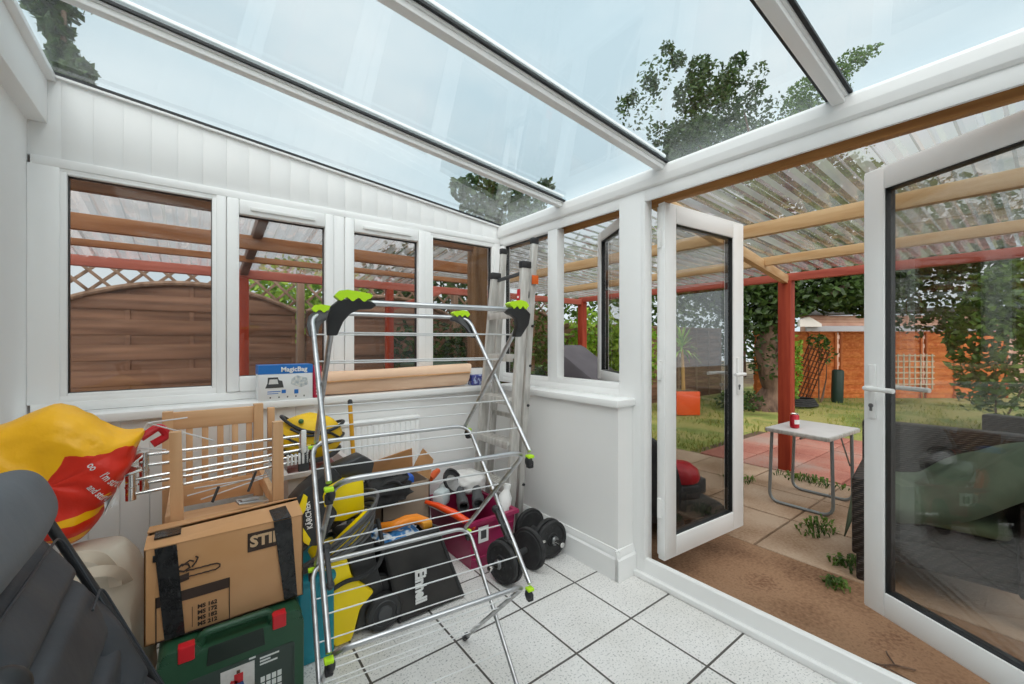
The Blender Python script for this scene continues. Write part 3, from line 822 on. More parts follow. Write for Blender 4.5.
def bush(name, label, cat, parts, mat, size, stem=None, group=None):
    """parts: (x, y, z, rx, ry, rz, n)"""
    x, y = parts[0][0], parts[0][1]
    t = thing(name, label, cat, (x, y, GZ), 0, group)
    mb = MB(); mb.fix = False
    for p in parts: leaves(mb, p[:3], p[3:6], p[6], size)
    build(mb, 'foliage', M[mat], t)
    mb = MB()
    for k in range(4):
        q = parts[min(k, len(parts) - 1)]
        branch(mb, [V((x + .05 * k, y, GZ - .03)), V((q[0] * .6 + x * .4, q[1], q[2] * .5)), V(q[:3])], .016, .004, 6)
    build(mb, 'stems', M['bark'], t)
    return t
# tree behind, right of the roof bar
t = thing('far_tree', 'slender tree beyond the end fence whose top shows on both sides of a roof bar', 'tree', tuple(at(812, 342, 15.0)[:2]) + (GZ,))
mb = MB(); b0 = at(812, 342, 15.0); b0.z = GZ
branch(mb, [b0, at(812, 220, 15.0), at(815, 130, 15.0), at(840, 75, 15.0)], .09, .012); branch(mb, [at(815, 160, 15.0), at(800, 110, 15.0)], .06, .02); branch(mb, [at(840, 70, 15.0), at(862, 56, 15.0), at(880, 46, 15.0)], .03, .01)
build(mb, 'trunk', M['bark'], t)
mb = MB(); mb.fix = False
for px, py, rp, n in ((805, 95, 17, 300), (797, 110, 15, 260), (818, 80, 12, 150), (850, 62, 12, 140), (862, 55, 9, 80), (875, 50, 6, 24), (838, 75, 12, 130), (835, 90, 14, 130), (815, 115, 24, 400), (850, 130, 30, 300), (800, 150, 40, 500)):
    cloud(mb, px, py, rp, 15.0, int(n*2), .13)
build(mb, 'crown', M['leaf'], t)
# trees beyond the passage fence
def backtree(label, px, d, clouds, mat='leafdark'):
    g = at(px, 342, d); g.z = GZ
    t = thing('neighbour_tree', label, 'tree', tuple(g), 0, 'trees beyond the passage fence')
    mb = MB(); branch(mb, [g, at(px, 300, d), at(px + 4, clouds[0][1], d)], .15, .03); build(mb, 'trunk', M['bark'], t)
    mb = MB(); mb.fix = False
    for a in clouds: cloud(mb, a[0], a[1], a[2], d, a[3], .2)
    build(mb, 'crown', M[mat], t)
backtree('dark green tree top seen through the lowest corner of the glass roof', 490, 11.5, [(478, 195, 22, 420), (462, 190, 12, 160), (500, 205, 26, 520), (530, 205, 18, 300), (545, 188, 9, 90), (515, 240, 40, 800), (470, 250, 40, 700)])
backtree('leafy mass added for the dark reflection in the top corner of the glass roof', 60, 6.5, [(48, 6, 15, 240), (58, 30, 11, 200), (66, 55, 11, 180), (80, 72, 11, 180), (50, -15, 30, 400), (62, 90, 26, 500)])  # made-up tree, its dark leaves stand in for a reflection in the glass
backtree('bright bushy tree behind the lattice of the fence, seen through the second window', 300, 8.5, [(300, 300, 46, 800), (262, 296, 24, 300), (340, 300, 34, 500)], 'leafbright')
backtree('dark leafy tree behind the fence seen through the narrow window sashes', 400, 9.5, [(395, 285, 40, 700), (440, 285, 40, 700), (420, 260, 25, 200)])
backtree('leafy tree behind the tall hedge, under the pergola edge', 640, 11.0, [(600, 280, 46, 800), (650, 270, 50, 900), (560, 285, 40, 600), (700, 275, 40, 600)], 'leaf')
backtree('dark dense tree closing the gap between the fence and the ivy covered trunk', 742, 15.5, [(742, 335, 34, 700), (715, 318, 40, 700), (685, 325, 40, 600), (660, 310, 40, 500), (750, 300, 34, 500)])
# hedges and shrubs
bush('hedge', 'bright green ivy hedge on the boundary fence, seen through the open window', 'hedge', [(5.6, 4.75, 1.0, .8, .32, .85, 1500), (6.4, 4.75, 1.0, .7, .3, .8, 900), (4.9, 4.8, .8, .6, .3, .8, 700)], 'leafbright', .11)
bush('garden_shrub', 'dark shrub outside the corner, behind the thick brown post', 'shrub', [(2.2, 4.6, .75, .55, .35, .8, 1300), (2.9, 4.6, .85, .5, .35, .8, 1100)], 'leafdark', .09)
bush('garden_shrub', 'shrub with mixed green leaves behind the step ladder', 'shrub', [(3.6, 4.6, .9, .55, .3, .95, 1300), (4.2, 4.65, .8, .4, .3, .8, 700)], 'leaf', .09)
bush('garden_shrub', 'bright green climber between the tree trunk and the red post', 'shrub', [(9.3, 3.35, .75, .38, .35, .85, 1500)], 'leafbright', .10)
bush('garden_shrub', 'low dark ground cover under the ivy covered tree', 'shrub', [(8.3, 3.7, .12, .5, .4, .22, 500)], 'leafdark', .08)
bush('garden_shrub', 'feathery tall shrub seen through the wider opened door', 'shrub', [(9.0, .55, 1.2, .55, .5, 1.1, 1800), (9.4, .2, 1.9, .7, .6, .7, 1200)], 'leaf', .12)
bush('garden_shrub', 'dark shrub at the edge of the red paving, beyond the wicker chairs', 'shrub', [(6.9, -.4, .7, .5, .5, .75, 1200)], 'leafdark', .09)
bush('garden_climber', 'small climber growing over the top of the leaning trellis', 'climber', [(10.2, 3.0, 1.25, .14, .2, .2, 120), (10.35, 2.9, 1.0, .10, .16, .22, 60)], 'leaf', .09)

# yucca in an orange planter
t = thing('potted_yucca', 'spiky yucca with a bare stem in a bright orange square planter on the lawn', 'plant', (7.1, 4.16, GZ))
mb = MB(); F = T(7.1, 4.16, GZ) @ rot(0, 0, -37)
mb.prism([(-.21, -.21), (.21, -.21), (.21, .21), (-.21, .21)], .42, F, .008); build(mb, 'planter', pmat('orange', sr('e5561b'), .4), t)
mb = MB(); mb.bl((0, 0, .412), (.38, .38, .03), F); build(mb, 'soil', M['soil'], t)
mb = MB(); branch(mb, [V((7.1, 4.16, .3)), V((7.09, 4.17, .8)), V((7.07, 4.18, 1.12))], .035, .028); build(mb, 'stem', pmat('yuccastem', sr('b08a4e'), .8), t)
mb = MB(); mb.fix = False
for k in range(46):
    a = k * 2.4; el = -.5 + 1.9 * (k / 46); L = random.uniform(.32, .5); o = V((7.07, 4.18, 1.1 + .12 * k / 46))
    d = V((math.cos(a) * math.cos(el), math.sin(a) * math.cos(el), math.sin(el))); s = d.cross(V((0, 0, 1))).normalized() * .018
    m1, e = o + d * L * .55 + V((0, 0, .02)), o + d * L - V((0, 0, .10 * (1 - k / 46)))
    mb._put([o - s * .6, o + s * .6, m1 + s, m1 - s, e], [(0, 1, 2, 3), (3, 2, 4)])
build(mb, 'leaves', M['leafbright'], t)

# ================================================================ far garden things
mb = MB()
Fq = frame((9.75, 3.45, 0), (.795, -.606, 0), (-.10, -.13, 1)) @ rot(0, 0, -16)
for k in range(7): mb.bl((.0 + k * .075, .62, .0), (.018, 1.3, .018), Fq)
for k in range(11): mb.bl((.225, .05 + k * .115, .018), (.48, .018, .018), Fq)
tagp(build(mb, 'trellis', wood('trelliswood', sr('4e2c1e'), sr('6e4430'), 'z')), 'brown wooden trellis leaning crookedly on the orange fence', 'trellis')
mb = MB()
Fq = frame((11.2, 2.05, .35), (.795, -.606, 0), (0, 0, 1))
for k in range(8): mb.bl((k * .115, .3, .0), (.022, .72, .018), Fq)
for k in range(6): mb.bl((.4, .05 + k * .115, .018), (.86, .022, .018), Fq)
tagp(build(mb, 'trellis', pmat('paletrel', sr('cfc3ae'), .7)), 'pale trellis on the end fence, seen through the glass of the wider opened door', 'trellis')
mb = MB(); q = at(837, 398, 8.75); mb.lathe([(.10, 0), (.105, .02), (.105, .66), (.085, .69), (.085, .67), (0.01, .66)], T(q.x, q.y, -.02) @ rot(2, -2, 0), 18)
tagp(build(mb, 'water_tube', pmat('dgreen', (.012, .035, .025), .5)), 'dark green upright tube standing against the orange fence', 'tube')
mb = MB(); q = at(800, 401, 8.2)
for k in range(4): mb.tube([V((q.x + math.cos(a * PI / 9) * (.34 - .03 * k), q.y + math.sin(a * PI / 9) * (.28 - .02 * k), .03 + .035 * k)) for a in range(18)], .02, 8, closed=True)
tagp(build(mb, 'garden_hose', M['blackrub']), 'coiled black hose on the ground below the leaning trellis', 'hose')
# neighbour's outbuilding
t = thing('outbuilding', 'low outbuilding with pinkish boards and dark flat roof behind the orange fence', 'building', tuple(at(870, 342, 12.5)[:2]) + (0,))
F = frame(at(798, 342, 12.5) * V((1, 1, 0)) if False else V((at(798, 342, 12.5).x, at(798, 342, 12.5).y, 0)), (.795, -.606, 0), (0, 0, 1))
mb = MB(); mb.prism([(0.2, 0), (9, 0), (9, 2.06), (.2, 2.04)], .2, F @ T(0, 0, -.2))
for k in range(8): mb.bl((4.6, 1.27 + k * .1, .01), (8.8, .09, .02), F, .004)
build(mb, 'wall', pmat('pinkboards', sr('c79a86'), .7, 0, sr('d8b09c'), 3), t)
mb = MB(); mb.bl((4.6, 1.62, .05), (8.8, .22, .05), F, .01); build(mb, 'fascia', pmat('fascia', sr('aeb0b6'), .6), t)
mb = MB(); mb.bl((4.6, 2.10, .1), (9.2, .14, .5), F @ rot(0, 0, 1.2), .02); build(mb, 'roof', M['darkgrey'], t)
mb = MB(); mb.prism([(-.10, 1.7), (.55, 1.7), (.55, 1.78), (.18, 2.0), (-.10, 1.9)], .1, F @ T(0, 0, .12)); build(mb, 'gable', pmat('gable', sr('e4e0da'), .6), t)
# wheelie bin outside the far windows
t = thing('wheelie_bin', 'dark green wheelie bin outside, its lid just above the window sill line', 'bin', (2.05, 3.95, GZ))
mb = MB(); mb.prism([(-.24, -.24), (.24, -.24), (.29, .29), (-.29, .29)], .98, T(2.05, 3.95, GZ), .02); build(mb, 'body', pmat('bingreen', (.02, .06, .035), .5), t)
mb = MB(); mb.box((2.05, 3.95, 1.0), (.62, .66, .06), None, .025); mb.cyl((1.77, 4.27, 1.0), (2.33, 4.27, 1.0), .03); build(mb, 'lid', pmat('binlid', (.03, .08, .05), .45), t)
# grey covered barbecue outside the open window
t = thing('covered_barbecue', 'barbecue under a smooth dark grey cover just outside the open side window', 'barbecue', (2.6, 2.38, GZ))
mb = MB()
mb.prism([(-.24, 0), (.30, 0), (.32, .96), (.24, 1.03), (-.16, 1.26), (-.22, 1.28), (-.25, 1.24)][::-1], .40, frame((2.85, 2.46, GZ), (0, -1, 0), (0, 0, 1)), .04)
build(mb, 'cover', pmat('bbqcover', sr('5b575d'), .75, 0, sr('68646a'), 4, bump=.1), t)
mb = MB(); mb.tube([(2.44, 2.42, .92), (2.43, 2.34, .90), (2.44, 2.27, .86)], .006, 6); build(mb, 'drawstring', M['white'], t)

# ================================================================ camping table with a drink can
t = thing('camping_table', 'white topped folding camping table with grey tube legs standing on the patio slabs', 'table', (3.97, 1.23, GZ))
mb = MB(); a = [(3.66, 1.02), (4.27, .985), (4.31, 1.43), (3.72, 1.455)]
mb.prism(a, .018, T(0, 0, .538), .004); build(mb, 'tabletop', pmat('tabletop', (.60, .585, .58), .35, 0, (.68, .665, .66), 4), t)
mb = MB(); c = [V((x, y, .538)) for x, y in a]
for i in range(4): mb.bar(c[i], c[(i + 1) % 4], .02, .03, .004)
build(mb, 'rim', M['alu'], t)
G = pmat('greytube', sr('8e9496'), .4, .5)
for x0, x1 in ((3.74, 3.74), (4.22, 4.22)):
    mb = MB(); mb.tube(fillet([(x0, 1.42, .53), (x1, 1.44, GZ + .012), (x1, 1.01, GZ + .012), (x0, 1.02, .53)], .08), .012, 10); build(mb, 'leg', G, t)
mb = MB(); mb.tube([(3.74, 1.22, .50), (4.22, 1.22, .50)], .008, 8); mb.tube([(4.22, 1.03, .25), (3.98, 1.03, .52)], .006, 8); build(mb, 'brace', G, t)
t = thing('drink_can', 'small red drink can standing on the camping table', 'can', (3.86, 1.30, .556))
mb = MB(); mb.lathe([(.024, 0), (.033, .008), (.033, .098), (.026, .112)], T(3.86, 1.30, .556), 20)
build(mb, 'body', pmat('canred', sr('b3182a'), .3, .4, sr('c93a44'), 25), t)
mb = MB(); mb.lathe([(.027, .110), (.028, .117), (.024, .117), (.022, .113), (.002, .113)], T(3.86, 1.30, .556), 20); build(mb, 'lid', M['chrome'], t)
mb = MB(); mb.lathe([(.0336, .035), (.0336, .07)], T(3.86, 1.30, .556), 20, False)
for f in [f for f in mb.bm.faces if f.calc_center_median().y > 1.29]: mb.bm.faces.remove(f)
build(mb, 'white_emblem', M['white'], t)

# ================================================================ wicker chairs and the green cover
def wickermat():
    m, nt = newmat('wicker')
    tc = N(nt, 'ShaderNodeTexCoord')
    w1 = N(nt, 'ShaderNodeTexWave', i_Vector=tc.outputs['Object'], i_Scale=26, bands_direction='Z')
    w2 = N(nt, 'ShaderNodeTexWave', i_Vector=tc.outputs['Object'], i_Scale=14, bands_direction='DIAGONAL')
    mu = N(nt, 'ShaderNodeMath', operation='MULTIPLY', i_0=w1.outputs['Fac'], i_1=w2.outputs['Fac'])
    c = ramp(nt, mu.outputs[0], [(0, (.012, .009, .008)), (.7, (.055, .040, .033))])
    b = N(nt, 'ShaderNodeBsdfPrincipled', i_Roughness=.5); nt.links.new(c, b.inputs['Base Color'])
    bp = N(nt, 'ShaderNodeBump', i_Strength=.6, i_Distance=.006, i_Height=mu.outputs[0]); nt.links.new(bp.outputs[0], b.inputs['Normal'])
    out(nt, b.outputs[0]); return m
M['wicker'] = wickermat()
def wicker_chair(loc, rz, label):
    t = thing('wicker_armchair', label, 'chair', loc, rz, 'dark wicker armchairs on the patio')
    def P(n, *bs):
        mb = MB()
        for b in bs: mb.bb(*b, .012)
        return build(mb, n, M['wicker'], t, world=False)
    P('seat', (-.24, .30, -.26, .26, .24, .36)); P('backrest', (.24, .34, -.34, .34, .14, .80))
    P('armrest', (-.30, .25, -.34, -.25, .14, .56)); P('armrest', (-.30, .25, .25, .34, .14, .56)); P('front_apron', (-.26, -.22, -.26, .26, .14, .26))
    for x in (-.27, .31):
        for y in (-.30, .30): P('leg', (x - .022, x + .022, y - .022, y + .022, 0, .15))
    mb = MB(); mb.bb(-.25, .22, -.24, .24, .36, .44, .035, 3); build(mb, 'cushion', pmat('cushgreen', sr('6b7a5e'), .9), t, world=False)
    return t
wicker_chair((3.22, .40, GZ), 8, 'dark wicker armchair under the green cover, half hidden by the wider opened door')
wicker_chair((4.05, .05, GZ), -12, 'dark wicker armchair standing farther out, seen through the wider door glass')
mb = MB()
def cov(u, v):
    x = 2.92 + u * .72; y = .74 - v * .95
    z = .42 + .60 * max(0, v - .25) + .03 * math.sin(v * 9 + u * 5) + .03 * noise3(x * 5, y * 5, 0, 4)
    edge = min(u, 1 - u, v, 1 - v); z += .06 if edge > .02 else 0
    if u < .12: z -= (.12 - u) * 1.1
    if v < .05: z -= (.05 - v) * 2.6
    if v > .9: z -= (v - .9) * 2.4
    return (x, y, z)
mb.grid(cov, 40, 46)
o = build(mb, 'furniture_cover', pmat('covergreen', sr('4c5a47'), .7, 0, sr('667560'), 5, bump=.2)); tagp(o, 'crumpled grey green cover thrown over the wicker armchair nearest the doors', 'cover')
md = o.modifiers.new('thick', 'SOLIDIFY'); md.thickness = .006

# ================================================================ lawn mower behind the narrow door leaf
t = thing('lawn_mower', 'red and black lawn mower with a black grass bag parked behind the narrow door leaf', 'lawn mower', (2.66, 1.72, GZ))
mb = MB(); mb.prism([(-.30, .08), (.32, .08), (.34, .16), (.20, .22), (-.24, .22), (-.32, .16)], .40, frame((2.80, 1.93, GZ), (.9, -.35, 0), (0, 0, 1)) @ T(0, 0, 0), .02); build(mb, 'deck', pmat('mowgrey', (.06, .058, .055), .5), t)
Fm = T(2.79, 1.68, GZ) @ rot(0, 0, -21)
mb = MB(); mb.ball((0, 0, .40), (.15, .12, .075), Fm, 20, 10) if False else mb.lathe([(.14, 0), (.15, .03), (.135, .08), (.09, .115), (.01, .125)], Fm @ T(0, 0, .31), 22); build(mb, 'engine_cover', pmat('mowred', sr('c01c2c'), .3), t)
mb = MB(); mb.lathe([(.12, 0), (.12, .10), (.10, .115), (.01, .116)], Fm @ T(0, 0, .20), 16); mb.bl((.13, -.02, .27), (.09, .14, .11), Fm, .015); mb.bl((-.02, -.13, .26), (.16, .06, .09), Fm, .01); build(mb, 'engine', M['darkgrey'], t)
mb = MB(); mb.prism([(-.26, .0), (.26, 0), (.28, .20), (.22, .42), (.08, .52), (-.10, .50), (-.24, .34)][::-1], .30, frame((2.47, 1.87, GZ + .16), (.8, -.6, 0), (0, 0, 1)), .05); build(mb, 'grass_bag', pmat('bagblack', (.02, .02, .022), .85, 0, (.035, .035, .037), 8, bump=.2), t)
for dx, dy in ((-.20, -.17), (.17, -.17), (-.20, .20), (.17, .20)):
    mb = MB(); mb.lathe([(.03, 0), (.085, .0), (.09, .01), (.09, .035), (.085, .045), (.03, .045)], Fm @ T(dx, dy, .09) @ rot(90), 20); w_ = build(mb, 'wheel', M['blackrub'], t)
    mb = MB(); mb.lathe([(.02, -.004), (.05, -.004), (.05, .0), (.01, .0)], Fm @ T(dx, dy, .09) @ rot(90), 16); build(mb, 'hub', M['white'], w_)
mb = MB(); mb.tube(fillet([(2.5, 1.55, .12), (2.2, 1.75, .70), (2.28, 1.98, .72), (2.6, 1.95, .14)], .08), .012, 8); build(mb, 'handle', M['black'], t)
mb = MB(); mb.ball((2.42, 1.52, .28), (.035, .03, .045), None, 12, 8); build(mb, 'fuel_cap', pmat('mowor', sr('e0702c'), .4), t)
# ================================================================ clothes airer
XL, XR, YF, YR = -.298, .298, -.239, .239
Z0, Z1, Z2, Z3 = .012, .472, .899, 1.352
t = thing('clothes_airer', 'tall chrome clothes airer with lime green and black corner grips, standing on the tiles', 'clothes airer', (.593, 1.308, 0), -7)
def u_frame(yb, zb, ye, ze, inset, r=.0078, rad=.06):
    a, b = XL + inset, XR - inset
    pts = fillet([(a, ye, ze), (a, yb, zb), (b, yb, zb), (b, ye, ze)], rad, 6)
    mb = MB(); mb.tube(pts, r, 10); fr = build(mb, 'rail_frame', M['steel'], t, world=False)
    mb = MB()
    for q in (.17, .36, .68, .86):
        y, z = yb + (ye - yb) * q, zb + (ze - zb) * q
        mb.cyl((a, y, z), (b, y, z), 0.0023, seg=6)
    build(mb, 'hanging_wires', M['wire'], fr, world=False)
u_frame(YF, Z3, YR, Z2, .014); u_frame(YR, Z3, YF, Z2, 0)
u_frame(YF, Z2, YR, Z1, .014); u_frame(YR, Z2, YF, Z1, 0)
u_frame(YR, Z1, YF, Z0, 0); u_frame(YF, Z1, YR, Z0, .014)
for x in (XL, XR):
    for y in (YF, YR):
        for z in (Z1, Z2):
            s = 1 if y == YR else -1
            mb = MB(); mb.ball((x + (.004 if x == XL else -.004), y, z - .032), (.012, .015, .018), None, 12, 8); mb.bb(x - .010, x + .010, y - .010, y + .010, z - .054, z - .03, .004)
            j = build(mb, 'joint', M['black'], t, world=False)
            mb = MB(); mb.bb(x - .0115, x + .0115, y - .0115, y + .0115, z - .022, z - .012, .003); build(mb, 'clip', M['lime'], j, world=False)
    for z in ((Z1 + Z2) / 2, ):
        mb = MB(); ym = (YF + YR) / 2; sx = .012 if x == XL else -.012
        mb.bar((x + sx * 1.4, ym - .03, z - .035), (x + sx * 1.4, ym - .13, z - .115), .014, .018, .004); mb.ball((x + sx * 1.4, ym - .035, z - .04), .014, None, 12, 8); mb.ball((x + sx * 1.4, ym - .12, z - .108), .012, None, 12, 8); build(mb, 'locking_brace', M['black'], t, world=False)
    for y in (YF, YR):
        mb = MB(); d = V((0, -1 if y == YF else 1, -1.05)).normalized(); p = V((x + (0 if y == YF else (.014 if x == XL else -.014)), y, Z0))
        mb.cyl(p - d * .03, p + d * .004, .0125, .0125, 10); build(mb, 'foot_cap', M['black'], t, world=False)
def grip(x, y, s, wd=.105, ys=1):
    F = frame((x - s * .012, y, Z3), (s, 0, 0), (0, 0, 1))
    if s < 0: F = F @ T(0, 0, 0)
    mb = MB()
    top = [(0, -.085), (-.006, -.045), (.002, -.012), (.022, .006), (wd * .6, .008), (wd, .004)]
    bot = [(wd + .012, -.006), (wd, -.016), (.070, -.018), (.048, -.030), (.034, -.050), (.024, -.085)]
    mb.prism(top + bot, .024, F @ T(0, 0, -.012), .003)
    for v in mb.bm.verts: v.co.y += max(0, Z3 - .022 - v.co.z) * (1 if y == YF else -1) * .95
    g = build(mb, 'corner_grip', M['black'], t, world=False)
    mb = MB()
    wave = [(.012 + (wd - .016) * i / 30, .008 - .0045 * math.sin(i / 30 * PI * 2 * 3 - 1.2) - .002) for i in range(31)]
    up = [(wd + .002, .018), (wd - .008, .024), (.04, .030), (.020, .026), (.010, .014)]
    mb.prism(wave + up, .030, F @ T(0, 0, -.015), 0); build(mb, 'grip_pad', M['lime'], g, world=False)
grip(XL + .014, YF, 1, .100); grip(XL, YR, 1, .095); grip(XR - .014, YF, -1, .080); grip(XR, YR, -1, .085)

# ================================================================ step ladder folded in the corner
t = thing('step_ladder', 'folded aluminium step ladder with flat treads leaning in the corner by the pier wall', 'ladder', (1.6, 2.25, 0))
def rail(name, p0, p1, w, d, mat='alu'):
    mb = MB(); p0, p1 = V(p0), V(p1); ax = (p1 - p0).normalized(); sx = V((1, 0, 0)); sy = ax.cross(sx).normalized(); sx = sy.cross(ax).normalized()
    F = frame((p0 + p1) / 2, sx, sy); L = (p1 - p0).length
    poly = [(-d / 2, -w / 2), (d / 2, -w / 2), (d / 2, w / 2), (-d / 2, w / 2)]
    mb.prism(poly, L, frame(p0, sx, sy), .003)
    if frame(p0, sx, sy).col[2].xyz.dot(ax) < 0:
        for v in mb.bm.verts: v.co += ax * L
    return build(mb, name, M[mat], t)
fb, ft = [(1.53, 2.055, 0), (1.53, 2.44, 0)], [(1.605, 1.975, 1.72), (1.605, 2.29, 1.69)]
for a, b in zip(fb, ft): rail('front_rail', a, b, .030, .060)
rb, rtp = [(1.63, 2.08, .03), (1.63, 2.43, .03)], [(1.705, 2.005, 1.89), (1.705, 2.335, 1.88)]
for a, b in zip(rb, rtp): rail('rear_rail', a, b, .028, .042)
for k in range(5):
    z = .107 + .266 * (k + 1); q = z / 1.71
    xc = 1.53 + .075 * q; y0 = 2.055 - .08 * q + .014; y1 = 2.44 - .15 * q - .014
    mb = MB(); mb.bb(xc - .045, xc + .035, y0, y1, z - .022, z, .003); mb.bb(xc - .048, xc - .040, y0, y1, z - .042, z, .002); tr = build(mb, 'tread', M['alu'], t)
    mb = MB()
    for i in range(4): mb.bb(xc - .036 + i * .02, xc - .03 + i * .02, y0 + .005, y1 - .005, z, z + .0025)
    build(mb, 'ribs', M['alu'], tr)
for z in (.2, .75, 1.45):
    q = z / 1.88; mb = MB(); mb.bb(1.63 + .075 * q - .01, 1.63 + .075 * q + .01, 2.09 - .075 * q, 2.42 - .095 * q, z, z + .03, .003); build(mb, 'rear_stay', M['alu'], t)
for p in ft: mb = MB(); mb.box((p[0], p[1], p[2]), (.075, .038, .045), None, .008); build(mb, 'top_cap', M['black'], t)
for p in rtp: mb = MB(); mb.box((p[0], p[1], p[2] - .005), (.05, .034, .04), None, .006); build(mb, 'top_cap', M['black'], t)
for p in fb + [(x, y, .03) for x, y, z in rb]: mb = MB(); mb.box((p[0], p[1], .022), (.07, .036, .044), None, .006); build(mb, 'foot', M['black'], t)
mb = MB(); mb.bar((1.61, 1.985, 1.66), (1.69, 2.03, 1.50), .008, .016, .002); mb.bar((1.62, 2.30, 1.66), (1.62, 1.99, 1.68), .016, .022, .003); build(mb, 'spreader_bar', M['darkgrey'], t)
Fl = frame((1.560, 1.988, 1.47), (0, -1, 0), (.044, -.047, 1))
mb = MB(); mb.box((0, 0, 0), (.026, .20, .004), Fl); build(mb, 'warning_label', pmat('labelred', sr('c8202c'), .5), t)
mb = MB()
for k in range(5): mb.bl((0, -.06 + k * .028, .003), (.014, .012, .003), Fl)
build(mb, 'label_print', M['white'], t)
mb = MB(); mb.box((1.70, 1.992, 1.64), (.05, .004, .055), None, .001); mb.box((1.682, 2.006, 1.64), (.004, .03, .055), None, .001); build(mb, 'rating_label', pmat('labelor', sr('e2641d'), .5), t)
for q in (.35, .62, .85, 1.1, 1.35): 
    mb = MB(); f = q / 1.88; mb.cyl((1.64 + .075 * f, 2.060 - .075 * f, q), (1.64 + .075 * f, 2.072 - .075 * f, q), .009, seg=10); build(mb, 'rivet', M['black'], t)

# ================================================================ dumbbells
def dumbbell(c, rz, label, seps, R=.112):
    t = thing('dumbbell', label, 'dumbbell', (c[0], c[1], 0), rz, 'plate loaded dumbbells on the tiles')
    A = T(0, 0, R + .001) @ rot(0, 90, 0)
    mb = MB(); mb.lathe([(.012, -.215), (.0145, -.213), (.0145, .213), (.012, .215)], A, 16); build(mb, 'bar', M['chrome'], t, world=False)
    mb = MB(); mb.lathe([(.0135, -.06), (.0165, -.058), (.0165, .058), (.0135, .06)], A, 16); build(mb, 'handle_grip', M['blackrub'], t, world=False)
    for s, n in seps:
        zz = .07
        for k in range(n):
            th = .034; r = R - .004 * k if n > 1 else R
            prof = [(.018, 0), (r - .02, .0), (r - .016, .004), (r - .004, .004), (r, .009), (r, th - .009), (r - .004, th - .004), (r - .02, th - .004), (r - .024, th - .010), (.04, th - .010), (.036, th - .002), (.018, th - .002)]
            mb = MB(); mb.lathe([(a, b * 1.0) for a, b in prof], A @ (T(0, 0, zz) if s > 0 else (rot(180) @ T(0, 0, zz))), 36)
            p = build(mb, 'plate', M['blackrub'], t, world=False)
            mb = MB()
            for i in range(8):
                an = i * PI / 4; m = A @ (T(0, 0, zz) if s > 0 else (rot(180) @ T(0, 0, zz)))
                c0 = m @ V((math.cos(an) * (R * .62), math.sin(an) * (R * .62), th - .011)); c1 = m @ V((math.cos(an) * (R * .62), math.sin(an) * (R * .62), th - .0085)); mb.cyl(c0, c1, .006, seg=8)
            build(mb, 'plate_studs', M['black'], p, world=False); zz += th + .001
        mb = MB(); mb.lathe([(.012, 0), (.024, .0), (.026, .012), (.022, .018), (.015, .018)], A @ (T(0, 0, zz) if s > 0 else rot(180) @ T(0, 0, zz)), 12); build(mb, 'collar', M['darksteel'], t, world=False)
    return t
dumbbell((1.385, 1.762, 0), 8, 'dumbbell in front of the maroon crate, its chrome bar end pointing at the drying rack', ((-1, 2), (1, 1)))
dumbbell((1.652, 1.905, 0), 88, 'dumbbell against the skirting of the pier wall, its bar end pointing at the door', ((-1, 2), (1, 1)), .108)

# ================================================================ maroon crate and the tools in it
M['maroon'] = pmat('maroon', sr('8f1a48'), .35, 0, sr('a82a5c'), 3)
t = thing('plastic_crate', 'maroon plastic crate full of power tools, standing behind the dumbbells', 'crate', (1.38, 2.16, 0))
def tub(mb, x0, x1, y0, y1, z0, z1, taper=.02, th=.006, lip=.018):
    fl = [(x0 + taper, y0 + taper), (x1 - taper, y0 + taper), (x1 - taper, y1 - taper), (x0 + taper, y1 - taper)]
    tp = [(x0, y0), (x1, y0), (x1, y1), (x0, y1)]
    ins = lambda p, k: [(x + (k if i in (0, 3) else -k), y + (k if i in (0, 1) else -k)) for i, (x, y) in enumerate(p)]
    rings = [[(x, y, z0) for x, y in fl], [(x, y, z1 - .02) for x, y in tp], [(x, y, z1 - .02) for x, y in ins(tp, -lip)], [(x, y, z1) for x, y in ins(tp, -lip)], [(x, y, z1) for x, y in ins(tp, th)], [(x, y, z0 + th) for x, y in ins(fl, th)]]
    vs = [p for r in rings for p in r]; fs = []
    for i in range(len(rings) - 1):
        for k in range(4): fs.append((i * 4 + k, i * 4 + (k + 1) % 4, (i + 1) * 4 + (k + 1) % 4, (i + 1) * 4 + k))
    fs.append((0, 3, 2, 1)); b = (len(rings) - 1) * 4; fs.append((b, b + 1, b + 2, b + 3))
    mb._put(vs, fs)
mb = MB(); tub(mb, 1.185, 1.49, 1.93, 2.42, .0, .275, .022)
for k in range(5): mb.bb(1.20, 1.475, 1.924, 1.934, .06 + k * .035, .07 + k * .035, .002) if k in (0, 4) else None
build(mb, 'tub', M['maroon'], t)
mb = MB(); mb.bb(1.235, 1.30, 1.922, 1.926, .15, .235); build(mb, 'white_label', M['white'], t)
mb = MB(); mb.bb(1.25, 1.285, 1.9205, 1.9225, .17, .215); build(mb, 'label_print', M['darkgrey'], t)
